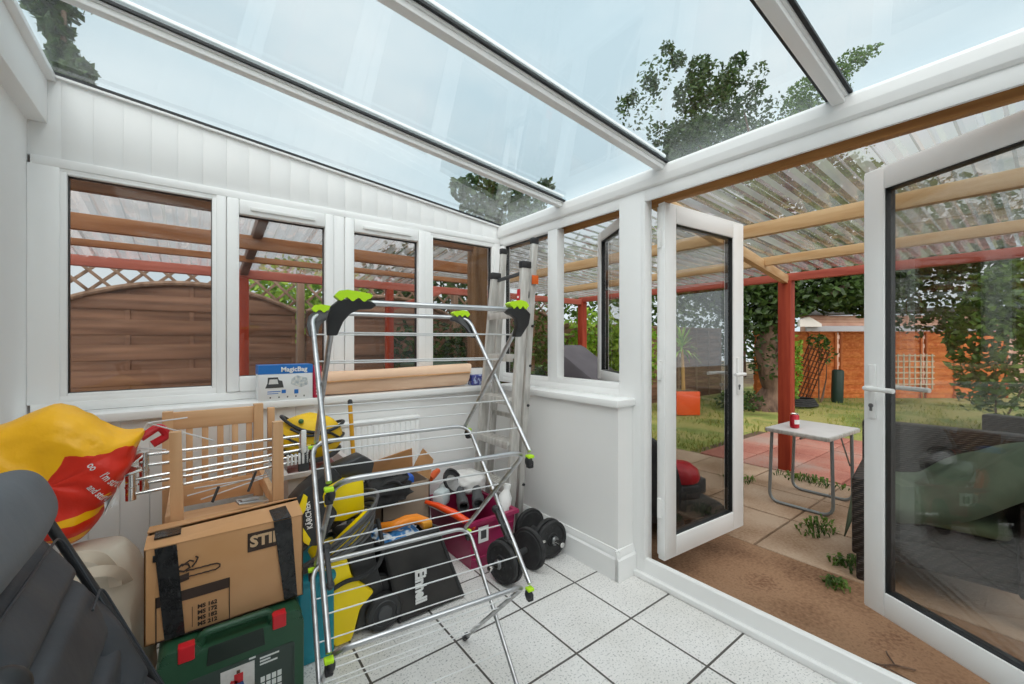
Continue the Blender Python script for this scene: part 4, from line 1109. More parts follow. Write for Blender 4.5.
# angle grinder
t = thing('angle_grinder', 'pale grey angle grinder with black disc guard and orange handle, on the maroon crate', 'power tool', (1.22, 2.3, .27))
mb = MB(); mb.tube([(1.16, 2.21, .34), (1.21, 2.25, .36), (1.28, 2.30, .385)], .04, 12, rs=[.036, .045, .032]); mb.box((1.15, 2.19, .345), (.10, .075, .09), rot(0, 0, 35), .02); build(mb, 'motor_body', pmat('toolgrey', sr('b9c2c4'), .4), t)
mb = MB(); mb.lathe([(.03, 0), (.075, .004), (.08, .018), (.068, .020), (.064, .010), (.03, .008)], T(1.245, 2.24, .40) @ rot(58, 0, 25), 24); build(mb, 'disc_guard', M['black'], t)
mb = MB(); mb.lathe([(.008, 0), (.052, .0), (.052, .003), (.008, .003)], T(1.243, 2.225, .395) @ rot(58, 0, 25), 24); build(mb, 'disc', M['steel'], t)
mb = MB(); mb.tube([(1.13, 2.30, .425), (1.18, 2.34, .435), (1.22, 2.37, .44)], .02, 10, rs=[.02, .022, .017]); build(mb, 'handle', pmat('toolorange', sr('e2602c'), .4), t)
mb = MB(); mb.box((1.148, 2.165, .352), (.05, .004, .05), rot(0, 0, 35), .001); build(mb, 'rating_label', M['darkgrey'], t)
mb = MB(); mb.box((1.146, 2.162, .352), (.034, .004, .034), rot(0, 0, 35), .001); build(mb, 'label_print', M['white'], t)
# orange saw handle / blade guard
t = thing('hedge_tool', 'long bright orange curved tool handle sticking out of the maroon crate toward the airer', 'tool', (1.2, 2.1, .27))
mb = MB(); mb.tube([(1.055, 2.20, .335), (1.09, 2.12, .33), (1.14, 2.03, .305), (1.19, 1.96, .265), (1.215, 1.93, .235)], .02, 12, rs=[.010, .017, .021, .020, .012]); build(mb, 'handle', pmat('saworange', sr('ef4d1a'), .3), t)
mb = MB(); mb.tube([(1.06, 2.205, .325), (1.115, 2.13, .295), (1.20, 2.04, .25), (1.25, 2.0, .22)], .009, 8); build(mb, 'shaft', M['white'], t)
for k, (p0, p1, r, lab) in enumerate((((1.29, 2.22, .345), (1.215, 2.05, .315), .034, 'black tube attachment in the maroon crate, the one closer to the orange handle'), ((1.38, 2.17, .345), (1.285, 2.0, .328), .036, 'black tube attachment in the maroon crate, the one closer to the white bottle'))):
    mb = MB(); a, b = V(p0), V(p1); d = (b - a).normalized()
    F = frame(a, d.cross(V((0, 0, 1))), d.cross(V((0, 0, 1))).cross(d) * -1); L = (b - a).length
    F = Matrix.Translation(a) @ d.to_track_quat('Z', 'Y').to_matrix().to_4x4()
    mb.lathe([(r * .8, 0), (r * .85, L * .5), (r, L * .6), (r, L), (r * .72, L), (r * .68, L - .05), (.002, L - .05)], F, 18); tagp(build(mb, 'tool_nozzle', M['darkgrey']), lab, 'nozzle', 'black tube attachments in the crate')
def crumple(mb, c, r, seed, amp=.25, f=2.5, p=2.6, nu=40, nv=26, M_=None):
    """a soft stuffed bag shape: superellipsoid with folds"""
    def fn(u, v):
        a = u * 2 * PI; b = (v - .5) * PI
        cx, sx_ = math.cos(a), math.sin(a); cb, sb = math.cos(b), math.sin(b)
        sg = lambda q: math.copysign(abs(q) ** (2 / p), q)
        d = V((sg(cx) * sg(cb), sg(sx_) * sg(cb), sg(sb)))
        n = noise3(d.x * f, d.y * f, d.z * f, seed) + .5 * abs(noise3(d.x * f * 2.3, d.y * f * 2.3, d.z * f * 2.3, seed + 3))
        q = 1 + amp * n
        w = V((d.x * r[0] * q, d.y * r[1] * q, d.z * r[2] * q))
        if M_ is not None: w = M_ @ w
        return w + V(c)
    mb.grid(fn, nu, nv, True)
mb = MB(); crumple(mb, (1.385, 2.28, .365), (.10, .11, .065), 4, .14, 2.2)
tagp(build(mb, 'plastic_bag', pmat('bagwhite', (.60, .585, .57), .45, bump=.5, col2=(.72, .70, .69), scale=12)), 'crumpled whitish plastic bag on the maroon crate behind the black tubes', 'bag')
t = thing('plastic_bottle', 'white plastic bottle standing in the far corner of the maroon crate', 'bottle', (1.445, 2.02, .2))
mb = MB(); mb.lathe([(.035, 0), (.04, .01), (.04, .15), (.018, .19), (.018, .205)], T(1.445, 2.01, .18) @ rot(0, 14, 0), 18); build(mb, 'body', M['white'], t)
mb = MB(); mb.lathe([(.02, .2), (.02, .225), (.002, .226)], T(1.445, 2.01, .18) @ rot(0, 14, 0), 14); build(mb, 'cap', M['white'], t)

# ================================================================ black collecting box with white lettering
t = thing('collecting_box', 'black fabric grass collecting box with white lettering, beside the yellow pressure washer', 'collecting box', (.86, 1.9, 0))
fq = [(.655, 1.80, .352), (.918, 1.79, .366), (1.045, 1.765, .012), (.722, 1.765, .012)]
bq = [(.61, 2.04, .345), (.90, 2.04, .345), (1.02, 2.06, .012), (.70, 2.06, .012)]
def shell(mb, f, b, th=.012):
    """open topped box from a front and a back quad"""
    f, b = [V(p) for p in f], [V(p) for p in b]
    mb._put([*f, *[p + V((0, th, 0)) for p in f]], [(0, 1, 2, 3), (4, 7, 6, 5), (0, 4, 5, 1), (1, 5, 6, 2), (2, 6, 7, 3), (3, 7, 4, 0)])
    mb._put([*b, *[p - V((0, th, 0)) for p in b]], [(0, 3, 2, 1), (4, 5, 6, 7), (0, 1, 5, 4), (1, 2, 6, 5), (2, 3, 7, 6), (3, 0, 4, 7)])
    for i, j, s in ((0, 3, 1), (1, 2, -1)):
        q = [f[i], f[j], b[j], b[i]]; mb._put([*q, *[p + V((s * th, 0, 0)) for p in q]], [(0, 1, 2, 3), (4, 7, 6, 5), (0, 4, 5, 1), (1, 5, 6, 2), (2, 6, 7, 3), (3, 7, 4, 0)])
    q = [f[3], f[2], b[2], b[3]]; mb._put([*q, *[p + V((0, 0, th)) for p in q]], [(0, 1, 2, 3), (4, 7, 6, 5), (0, 4, 5, 1), (1, 5, 6, 2), (2, 6, 7, 3), (3, 7, 4, 0)])
M['fabblack'] = pmat('fabblack', (.012, .011, .011), .55, 0, (.032, .028, .026), 6, bump=.15)
mb = MB(); shell(mb, fq, bq); build(mb, 'fabric_body', M['fabblack'], t)
mb = MB()
for q in (fq, bq): mb.tube([q[0], q[1]], .011, 8)
mb.tube([fq[0], bq[0]], .011, 8); mb.tube([fq[1], bq[1]], .011, 8); mb.tube([fq[1], fq[2]], .008, 8); build(mb, 'rim', M['black'], t)
mb = MB(); mb.tube(fillet([(.62, 1.80, .34), (.605, 1.83, .41), (.60, 1.97, .42), (.605, 2.03, .35)], .04), .010, 8); build(mb, 'handle', M['black'], t)
c0 = (V(fq[0]) + V(fq[1])) / 2 * .5 + (V(fq[2]) + V(fq[3])) / 2 * .5
dn = ((V(fq[2]) + V(fq[3])) / 2 - (V(fq[0]) + V(fq[1])) / 2).normalized(); ac = (V(fq[1]) - V(fq[0])).normalized()
text('Einhell', 'lettering', .072, frame((.822, 1.768, .135), (.02, -.0, -1), (1, -.03, .02)), M['white'], t, .0035, .80)
# things inside it
t = thing('extension_cable', 'orange cable bundle lying on top of the black collecting box', 'cable', (.8, 1.9, .36))
mb = MB(); pts = [(.70, 1.93, .375), (.73, 1.87, .395), (.79, 1.86, .41), (.85, 1.87, .40), (.90, 1.84, .375)]
mb.tube(fillet(pts, .05), .019, 10); mb.tube([(p[0] + .02, p[1] + .05, p[2] - .01) for p in pts], .015, 8); build(mb, 'cable', pmat('cableor', sr('f08a12'), .35), t)
mb = MB(); mb.bb(.86, .91, 1.82, 1.87, .36, .395, .008); build(mb, 'plug', pmat('plugor', sr('d8932a'), .4), t)
mb = MB(); crumple(mb, (.76, 1.92, .325), (.10, .085, .045), 8, .3, 3)
m_, nt = newmat('bluewhite'); tc = N(nt, 'ShaderNodeTexCoord'); no = N(nt, 'ShaderNodeTexNoise', i_Vector=tc.outputs['Object'], i_Scale=22); c = ramp(nt, no.outputs[0], [(.45, (.75, .80, .85)), (.55, (.05, .25, .6))]); b = N(nt, 'ShaderNodeBsdfPrincipled', i_Roughness=.4); nt.links.new(c, b.inputs[0]); out(nt, b.outputs[0])
tagp(build(mb, 'plastic_bag', m_), 'blue and white printed plastic bag tucked under the orange cable', 'bag')

# ================================================================ yellow and black pressure washer
M['kyel'] = pmat('washyellow', sr('ffe000'), .35, 0, sr('fbd800'), 2)
M['kblk'] = pmat('washblack', (.018, .018, .019), .42, 0, (.03, .03, .031), 4)
t = thing('pressure_washer', 'yellow and black pressure washer with wound grey hose behind the airer', 'pressure washer', (.5, 1.9, 0))
def xz(mb, poly, y0, y1, bev=.008):
    mb.prism(poly, y1 - y0, frame((0, y1, 0), (1, 0, 0), (0, 0, 1)), bev)
mb = MB(); xz(mb, [(.395, .35), (.498, .375), (.526, .266), (.618, .178), (.558, .128), (.53, .03), (.52, .008), (.455, .008), (.385, .14)], 1.78, 2.0, .012)
build(mb, 'front_shell', M['kyel'], t)
mb = MB(); xz(mb, [(.50, .40), (.61, .40), (.64, .25), (.66, .17), (.60, .05), (.54, .03), (.56, .13), (.615, .18), (.53, .265)], 1.795, 2.03, .008); build(mb, 'motor_housing', M['kblk'], t)
mb = MB(); xz(mb, [(0.439, 0.757), (0.481, 0.697), (0.447, 0.661), (0.432, 0.612), (0.462, 0.561), (0.402, 0.447), (0.341, 0.461), (0.28, 0.547), (0.293, 0.637), (0.331, 0.678)], 1.755, 1.86, .012); up_ = build(mb, 'control_panel', M['kblk'], t)
mb = MB(); xz(mb, [(.42, .665), (.60, .645), (.605, .50), (.52, .475), (.44, .49)], 1.87, 2.0, .012); build(mb, 'upper_shell', M['kyel'], t)
mb = MB(); xz(mb, [(.435, .405), (.60, .525), (.605, .46), (.53, .385), (.45, .375)], 1.80, 1.84, .006); build(mb, 'side_panel', M['kyel'], t)
for poly in [[(0.3, 0.579), (0.334, 0.669), (0.348, 0.655), (0.341, 0.607), (0.317, 0.567)], [(0.307, 0.558), (0.32, 0.562), (0.359, 0.487), (0.352, 0.466), (0.334, 0.482)], [(0.402, 0.643), (0.413, 0.676), (0.474, 0.699), (0.481, 0.681), (0.428, 0.657), (0.428, 0.613), (0.409, 0.598)], [(0.384, 0.46), (0.38, 0.477), (0.395, 0.523), (0.406, 0.524), (0.402, 0.486), (0.391, 0.462)]]:
    mb = MB(); xz(mb, poly, 1.750, 1.760, .003); build(mb, 'yellow_trim', M['kyel'], up_)
text('K\u00c4RCHER', 'lettering', .028, frame((.352, 1.7535, .582), (-.10, 0, 1), (-1, 0, -.10)), M['white'], up_, .0006, .85)
mb = MB(); xz(mb, [(.46, .70), (.60, .74), (.66, .70), (.64, .62), (.60, .645), (.47, .66)], 1.90, 1.99, .01); build(mb, 'handle_base', M['kblk'], t)
mb = MB(); mb.lathe([(.03, 0), (.07, 0), (.078, .008), (.078, .036), (.07, .044), (.03, .044)], T(.655, 1.765, .079) @ rot(-90), 28); w_ = build(mb, 'wheel', M['kblk'], t)
mb = MB(); mb.lathe([(.004, 0), (.03, .0), (.034, .010), (.05, .010), (.052, .004), (.056, .010)], T(.655, 1.757, .079) @ rot(-90), 20); build(mb, 'hub', M['darkgrey'], w_)
mb = MB(); mb.lathe([(.01, 0), (.105, 0), (.112, .01), (.112, .02), (.01, .02)], T(.632, 1.808, .118) @ rot(-90), 28); build(mb, 'wheel_guard', M['kblk'], t)
mb = MB(); mb.lathe([(.03, 0), (.07, 0), (.078, .008), (.078, .036), (.07, .044), (.03, .044)], T(.655, 2.03, .079) @ rot(-90), 28); build(mb, 'wheel', M['kblk'], t)
mb = MB()
for k in range(5):
    pts = []
    for i in range(40):
        a = i / 40 * 2 * PI; rx, ry = .165 + .006 * k, .135
        x = .47 + math.cos(a) * rx; y = 1.885 + math.sin(a) * ry * (1 + .02 * k)
        pts.append((x, y, .435 + (x - .47) * (.36 + .07 * k) + k * .017 - .045 + .010 * math.sin(2 * a + k * 1.3)))
    mb.tube(pts, .0080, 8, closed=True)
build(mb, 'hose', pmat('hosegrey', (.07, .07, .072), .5, 0, (.11, .11, .112), 9), t)
mb = MB(); mb.tube(fillet([(.44, 1.772, .255), (.50, 1.768, .275), (.56, 1.765, .265), (.64, 1.77, .295), (.66, 1.80, .36), (.66, 1.87, .45)], .05), .009, 8); build(mb, 'power_cable', M['blackrub'], t)

# ================================================================ stack: green case, cardboard box
M['cgreen'] = pmat('casegreen', sr('20472f'), .42, 0, sr('28543a'), 3, bump=.03, bscale=60)
t = thing('tool_case', 'dark green power tool case with red latches, under the chainsaw cardboard box', 'case', (.108, 1.66, 0))
mb = MB()
F = frame((0, 1.70, 0), (1, 0, 0), (0, 0, 1))
def rr(x0, x1, z0, z1, r, n=5):
    o = []
    for cx, cz, a0 in ((x1 - r, z0 + r, -90), (x1 - r, z1 - r, 0), (x0 + r, z1 - r, 90), (x0 + r, z0 + r, 180)):
        for i in range(n + 1):
            a = math.radians(a0 + 90 * i / n); o.append((cx + r * math.cos(a), cz + r * math.sin(a)))
    return o
mb.prism(rr(-.088, .302, .002, .318, .03), .125, F, .010)
bmR = MB()
mb.prism(rr(.195, .296, .25, .338, .02), .12, frame((0, 1.697, 0), (1, 0, 0), (0, 0, 1)), .008); mb.prism(rr(-.082, .02, .25, .338, .02), .12, frame((0, 1.697, 0), (1, 0, 0), (0, 0, 1)), .008)
mb.prism(rr(-.088, .302, .002, .318, .03), .05, frame((0, 1.765, 0), (1, 0, 0), (0, 0, 1)), .010)
build(mb, 'shell', M['cgreen'], t)
mb = MB(); mb.tube(fillet([(.012, 1.60, .30), (.02, 1.60, .352), (.20, 1.60, .352), (.208, 1.60, .30)], .015), .012, 10); build(mb, 'handle', M['cgreen'], t)
mb = MB(); mb.prism([(.03, .262), (.185, .262), (.18, .318), (.035, .318)], .006, frame((0, 1.578, 0), (1, 0, 0), (0, 0, 1)), .002); build(mb, 'recess_shade_plate', pmat('recess_shade', (.012, .022, .016), .6), t)  # flat dark plate, the shade of the handle hollow put into its colour
mb = MB()
for k in range(9): mb.bb(-.07 + k * .042, -.066 + k * .042, 1.571, 1.577, .03, .22) if k in (0, 8) else None
mb.prism(rr(-.02, .272, .04, .238, .012), .004, frame((0, 1.5765, 0), (1, 0, 0), (0, 0, 1)), .001); lab = build(mb, 'label', pmat('caselabel', sr('35423c'), .5), t)
mb = MB(); mb.bb(.065, .155, 1.570, 1.5725, .145, .226); build(mb, 'photo', pmat('casephoto', (.55, .53, .50), .5, 0, (.7, .68, .66), 30), lab)
mb = MB(); mb.box((.112, 1.569, .19), (.024, .002, .03), None, .0008); mb.box((.10, 1.569, .183), (.02, .002, .008), rot(0, 20)); build(mb, 'photo_red_shirt', pmat('pr', sr('c1272d'), .5), lab)
mb = MB(); mb.box((.111, 1.569, .211), (.009, .002, .009)); build(mb, 'photo_head', pmat('ph', sr('5b3b2c'), .5), lab)
mb = MB(); mb.box((.106, 1.569, .166), (.011, .002, .022), rot(0, 18)); mb.box((.121, 1.569, .166), (.011, .002, .024), rot(0, -14)); build(mb, 'photo_trousers', pmat('pt', sr('2b4f8a'), .5), lab)
mb = MB()
for x0, x1, z in ((.17, .225, .224), (.17, .20, .214), (.17, .22, .204), (.14, .158, .236), (.0, .05, .18), (.0, .045, .165), (.0, .05, .15)): mb.bb(x0, x1, 1.571, 1.5728, z - .003, z + .002)
for i in range(4):
    for j in range(3): mb.bb(.172 + i * .016, .184 + i * .016, 1.571, 1.5728, .10 + j * .022, .117 + j * .022)
build(mb, 'label_print', pmat('lprint', (.72, .74, .72), .5), lab)
for x in (-.018, .226):
    mb = MB(); mb.prism(rr(x - .020, x + .020, .300, .345, .004), .018, frame((0, 1.587, 0), (1, 0, 0), (0, 0, 1)), .003); mb.bb(x - .02, x + .02, 1.575, 1.60, .338, .346, .002); build(mb, 'latch', pmat('latchred', sr('d3202b'), .35), t)

# chainsaw box
t = thing('cardboard_box', 'brown chainsaw cardboard box with black tape bands, standing on the green tool case', 'box', (.097, 1.74, .347))
bx0, bx1, by0, by1, bz0, bz1 = -.118, .31, 1.64, 1.84, .347, .632
mb = MB()
mb.bb(bx0, bx1, by0, by0 + .005, bz0, bz1, .001); mb.bb(bx0, bx1, by1 - .005, by1, bz0, bz1, .001)
mb.bb(bx0, bx0 + .005, by0, by1, bz0, bz1, .001); mb.bb(bx1 - .005, bx1, by0, by1, bz0, bz1, .001); mb.bb(bx0, bx1, by0, by1, bz0, bz0 + .005, .001)
build(mb, 'carton', M['card'], t)
for (y0, z0), (y1, z1) in (((by0, bz1), (1.742, bz1 + .006)), ((by1, bz1), (1.752, bz1 + .014))):
    mb = MB(); mb._put([(bx0, y0, z0 - .002), (bx1, y0, z0 - .002), (bx1, y1, z1 + .012), (bx0, y1, z1 - .004), (bx0, y0, z0 + .002), (bx1, y0, z0 + .002), (bx1, y1, z1 + .016), (bx0, y1, z1)],
                       [(0, 3, 2, 1), (4, 5, 6, 7), (0, 1, 5, 4), (1, 2, 6, 5), (2, 3, 7, 6), (3, 0, 4, 7)]); build(mb, 'flap', M['card'], t)
Fb = lambda z=0: frame((0, by0 - .0012 - z, 0), (1, 0, 0), (0, 0, 1))
def pr(name, polys, mat, d=.001, z=0):
    mb = MB()
    for p in polys: mb.prism(p, d, Fb(z))
    return build(mb, name, mat, t)
q4 = lambda x0, x1, z0, z1: [(x0, z0), (x1, z0), (x1, z1), (x0, z1)]
pr('logo_panel', [q4(.142, .275, .549, .611)], M['print'])
text('STIHL', 'lettering', .050, frame((.212, by0 - .0026, .580), (1, 0, 0), (.16, 0, 1)), pmat('tanprint', sr('d2b08a'), .7), t, .002, 1.0)
pr('printed_frame', [q4(-.092, .093, .452, .484), q4(-.092, -.089, .343, .484), q4(.0905, .093, .349, .484), q4(-.092, .093, .347, .350), q4(-.005, -.0035, .362, .425)], M['print'])
for k, s in enumerate(('MS 162', 'MS 172', 'MS 182', 'MS 212')):
    text(s, 'lettering', .0168, frame((.034, by0 - .0024, .4195 - .0182 * k), (1, 0, 0), (0, 0, 1)), M['print'], t, .0006, 1.0, .0004)
mb = MB()
def line(pts, r=.0022): mb.tube([V((x, by0 - .002, z)) for x, z in pts], r, 6)
line(fillet([(V((-.03, 0, 0))).to_2d().to_3d(), V((.05, 0, 0)), V((.068, .008, 0)), V((.05, .018, 0)), V((-.02, .018, 0))], .008) and [(-.035 + i * .009, .522 + .0012 * (i % 2)) for i in range(11)] + [(.066, .528), (.067, .535), (.058, .541)] + [(.052 - i * .009, .541 + .0012 * (i % 2)) for i in range(9)])
line([(-.04, .555), (-.03, .565), (-.015, .562), (-.01, .55), (-.025, .542), (-.038, .548)], .003); line([(-.005, .55), (.005, .562), (.01, .575), (.004, .58)], .0025); line([(-.075, .50), (-.082, .512), (-.07, .52), (-.06, .51)], .0025); line([(-.03, .56), (-.01, .572), (.0, .566)], .0025)
build(mb, 'chainsaw_print', M['print'], t)
pr('chainsaw_print_body', [[(-.042, .508), (-.012, .514), (-.012, .535), (-.042, .531)]], M['print'])
def tape(xa, xb, xc, xd, top=True):
    mb = MB(); n = 14
    for i in range(n):
        pass
    mb.prism([(xa, bz0 + .004), (xb, bz0 + .004), (xd, bz1), (xc, bz1)], .0015, Fb(.0030))
    if top: mb._put([(xc, by0 - .004, bz1 + .002), (xd, by0 - .004, bz1 + .002), (xd - .006, by0 + .075, bz1 + .018), (xc - .004, by0 + .07, bz1 + .016), (xc, by0 - .004, bz1 + .0045), (xd, by0 - .004, bz1 + .0045), (xd - .006, by0 + .075, bz1 + .0205), (xc - .004, by0 + .07, bz1 + .0185)], [(0, 3, 2, 1), (4, 5, 6, 7), (0, 1, 5, 4), (1, 2, 6, 5), (2, 3, 7, 6), (3, 0, 4, 7)])
    return build(mb, 'black_tape', M['tape'], t)
tape(-.071, -.022, -.094, -.042, False); tape(.250, .291, .217, .272, True)
pr('black_tape', [q4(-.098, -.04, .592, .612)], M['tape'], .0015, .001)
mb = MB(); mb.bb(bx0 + .02, bx0 + .085, by0 + .05, by0 + .12, bz1 + .008, bz1 + .0125); build(mb, 'black_tape', M['tape'], t)
# ================================================================ wooden frame and the chrome rack resting in it
t = thing('wooden_chair', 'upturned pale wooden chair frame with slatted panel, behind the chainsaw box', 'chair', (.09, 2.1, 0))
def post_(p0, p1, w, name='leg', tw=None):
    mb = MB(); x0, y0, z0 = p0; x1, y1, z1 = p1
    a = w / 2; b = (tw or w) / 2
    vs = [(x0 - a, y0 - a, z0), (x0 + a, y0 - a, z0), (x0 + a, y0 + a, z0), (x0 - a, y0 + a, z0), (x1 - b, y1 - b, z1), (x1 + b, y1 - b, z1), (x1 + b, y1 + b, z1), (x1 - b, y1 + b, z1)]
    mb._put(vs, [(0, 3, 2, 1), (4, 5, 6, 7), (0, 1, 5, 4), (1, 2, 6, 5), (2, 3, 7, 6), (3, 0, 4, 7)]); return build(mb, name, M['beech'], t)
post_((-.035, 1.885, 0), (-.052, 1.87, .937), .042, tw=.034); post_((.268, 1.885, 0), (.262, 1.87, .937), .044, tw=.034)
post_((-.09, 2.33, 0), (-.09, 2.33, .950), .036); post_((.245, 2.33, 0), (.245, 2.33, .955), .038)
mb = MB(); mb.bb(-.075, .23, 2.322, 2.340, .868, .945, .003); build(mb, 'top_rail', M['beechx'], t)
mb = MB(); mb.bb(-.075, .23, 2.320, 2.342, .53, .62, .003); build(mb, 'lower_rail', M['beechx'], t)
for k in range(5): mb = MB(); mb.bb(-.028 + k * .056, -.004 + k * .056, 2.325, 2.338, .615, .872, .002); build(mb, 'slat', M['beech'], t)
for x in (-.07, .257): mb = MB(); mb.bar((x, 1.89, .61), (x, 2.33, .61), .022, .06, .003); build(mb, 'side_rail', M['beech'], t)
mb = MB(); mb.bb(-.06, .26, 1.905, 2.30, .50, .515, .003); build(mb, 'seat_board', M['beechx'], t)
mb = MB(); mb.bb(.285, .315, 2.33, 2.36, .70, .93, .003); build(mb, 'loose_slat', M['beech'], t)

t = thing('towel_rack', 'folded chrome towel rack of thin parallel tubes lying through the wooden chair frame', 'rack', (.12, 1.99, .70))
for k, (y, z0, z1) in enumerate(((2.02, .838, .838), (2.02, .800, .803), (1.925, .778, .80), (2.02, .735, .752), (1.925, .728, .755))):
    mb = MB(); mb.tube([(-.155, y, z0), (.385, y, z1)], .0062, 10); mb.ball((-.157, y, z0), .0065, None, 8, 6); build(mb, 'tube', M['chrome'], t)
for x, y, z0, z1 in ((-.172, 1.925, .71, .80), (-.145, 2.02, .712, .85), (.38, 1.925, .745, .815), (.38, 2.02, .74, .85)):
    mb = MB(); mb.cyl((x, y, z0), (x, y, z1), .0145, seg=14); mb.lathe([(.0155, -.003), (.0165, 0), (.0155, .003)], T(x, y, (z0 + z1) / 2), 14); build(mb, 'hinge_tube', M['chrome'], t)
mb = MB(); mb.box((-.175, 1.955, .808), (.055, .13, .010), rot(0, -14, 8), .003); mb.box((-.165, 1.955, .845), (.05, .11, .006), rot(0, -38, 8), .002); build(mb, 'wall_plate', M['chrome'], t)
mb = MB(); mb.bb(.352, .372, 1.895, 1.910, .79, .885, .005); build(mb, 'white_end_bracket', M['white'], t)
mb = MB(); mb.bb(.345, .385, 1.912, 1.93, .71, .80, .003); build(mb, 'end_bracket', M['darkgrey'], t)
mb = MB()
for k in range(5): mb.bb(.30 + k * .014, .309 + k * .014, 1.902, 1.909, .745, .79, .002)
build(mb, 'white_comb', M['white'], t)
t = thing('wire_stand', 'thin white wire frame caught over the chrome towel rack', 'wire frame', (-.05, 1.93, .7))
mb = MB()
for pts in ([(-.185, 1.94, .845), (-.130, 1.945, .965), (.06, 1.95, .875)], [(-.165, 1.94, .885), (-.08, 1.95, .862)], [(-.185, 1.94, .845), (-.15, 1.95, .885), (-.165, 1.94, .885)], [(-.13, 1.945, .965), (-.02, 1.98, .967)],
            [(-.02, 1.96, .68), (.24, 1.98, .705), (.30, 1.98, .775)], [(.0, 1.955, .705), (.25, 1.96, .70)], [(.02, 1.95, .66), (.22, 1.95, .70), (.26, 1.96, .80)]):
    mb.tube(pts, .0026, 6)
build(mb, 'wire', M['wire'], t)
for a, b in (((.055, 1.94, .645), (.075, 1.94, .70)), ((.17, 1.94, .66), (.20, 1.95, .74))):
    mb = MB(); mb.cyl(a, b, .005, seg=8); build(mb, 'rod', M['darkgrey'], t)
mb = MB(); mb.box((.17, 1.80, .668), (.10, .05, .008), rot(6, 8, 12), .003); mb.box((.16, 1.795, .676), (.06, .025, .01), rot(0, 4, 20), .003)
tagp(build(mb, 'paint_scraper', M['steel']), 'small pale metal fitting lying on top of the chainsaw box', 'fitting')

# ================================================================ sill: boxes and brown paper
t = thing('kitchen_box', 'white and blue bag sealer box with product pictures, on the far window sill', 'box', (.39, 2.55, .943))
x0, x1, y0, y1, z0, z1 = .262, .518, 2.485, 2.60, .944, 1.128
mb = MB(); mb.bb(x0, x1, y0, y1, z0, z1, .002); build(mb, 'carton', pmat('cartonwhite', (.78, .80, .82), .4), t)
B = pmat('boxblue', sr('1f6fbe'), .4)
mb = MB(); mb.bb(x0 - .0008, x1 + .0008, y0 - .0008, y1 + .0008, z1 - .046, z1 + .0008); build(mb, 'blue_band', B, t)
text('MagicBag', 'lettering', .034, frame((x0 + .165, y0 - .0016, z1 - .024), (1, 0, 0), (0, 0, 1)), M['white'], t, .001)
mb = MB(); mb.prism([(0, 0), (.085, 0), (.078, .035), (.062, .040), (.058, .055), (.012, .055), (.010, .025)], .0008, frame((x0 + .03, y0 - .0004, z0 + .066), (1, 0, 0), (0, 0, 1))); build(mb, 'printed_machine', M['darkgrey'], t)
mb = MB(); mb.prism([(.01, .02), (.055, .02), (.05, .045), (.015, .045)], .0008, frame((x0 + .035, y0 - .0012, z0 + .066), (1, 0, 0), (0, 0, 1))); build(mb, 'printed_lid', M['wire'], t)
mb = MB(); mb.prism([(0, .02), (.05, 0), (.085, .015), (.08, .05), (.03, .065), (.005, .05)], .0008, frame((x0 + .148, y0 - .0004, z0 + .062), (1, 0, 0), (0, 0, 1))); build(mb, 'printed_bag', pmat('pbag', (.35, .42, .48), .5, 0, (.75, .74, .70), 60), t)
mb = MB()
for a, b, c, d in ((.04, .10, .045, .049), (.04, .09, .035, .038), (.105, .125, .036, .054), (.165, .185, .030, .052)): mb.bb(x0 + a, x0 + b, y0 - .001, y0, z0 + c, z0 + d)
build(mb, 'printed_marks', B, t)
mb = MB()
for a in (.05, .09, .13, .17, .21): mb.bb(x0 + a, x0 + a + .006, y0 - .001, y0, z0 + .012, z0 + .020)
build(mb, 'printed_icons', M['darkgrey'], t)
t = thing('red_packet', 'tall crimson packet standing between the bag sealer box and the rolled brown card', 'packet', (.545, 2.52, .943))
mb = MB(); mb.bb(.521, .562, 2.478, 2.575, .944, 1.118, .004); build(mb, 'packet', pmat('crimson', sr('b01a3e'), .4, 0, sr('c23054'), 14), t)
mb = MB()
for k in range(6): mb.box((.541, 2.4775, .965 + k * .018), (.016, .002, .010), rot(0, 8 * (-1) ** k), .0008)
mb.lathe([(.003, 0), (.012, 0), (.012, .0015), (.003, .0015)], T(.541, 2.4785, 1.09) @ rot(90), 14); build(mb, 'packet_print', pmat('pkw', sr('e9c9cf'), .5), t)
t = thing('card_roll', 'long roll of brown card lying along the far window sill', 'cardboard roll', (1.05, 2.55, .943))
mb = MB()
def rollf(u, v):
    a = u * 2 * PI; x = .565 + v * .965
    ry, rz = .062 + .004 * math.sin(v * 9), .066 + .004 * v * 2
    k = 1 + .05 * math.sin(3 * a) * math.sin(v * 5)
    sg = lambda q: math.copysign(abs(q) ** .7, q)
    xx = x + (.03 * math.sin(a) if v > .98 else 0)
    return (xx, 2.555 + sg(math.cos(a)) * ry * k, 1.014 + sg(math.sin(a)) * rz * k + .006 * v)
mb.grid(rollf, 40, 30, True); build(mb, 'outer_sheet', pmat('cardpale', sr('d9b294'), .8, 0, sr('e3c3a8'), 3, bump=.05), t)
mb = MB(); mb._put([(.57, 2.486, 1.03), (1.52, 2.486, 1.045), (1.535, 2.478, 1.038), (.57, 2.478, 1.024), (.57, 2.492, 1.021), (1.52, 2.492, 1.035)], [(0, 1, 2, 3), (3, 2, 5, 4)]); build(mb, 'loose_edge', M['cardin'], t)
mb = MB(); mb.bb(1.55, 1.665, 2.495, 2.56, .944, 1.018, .012, 3)
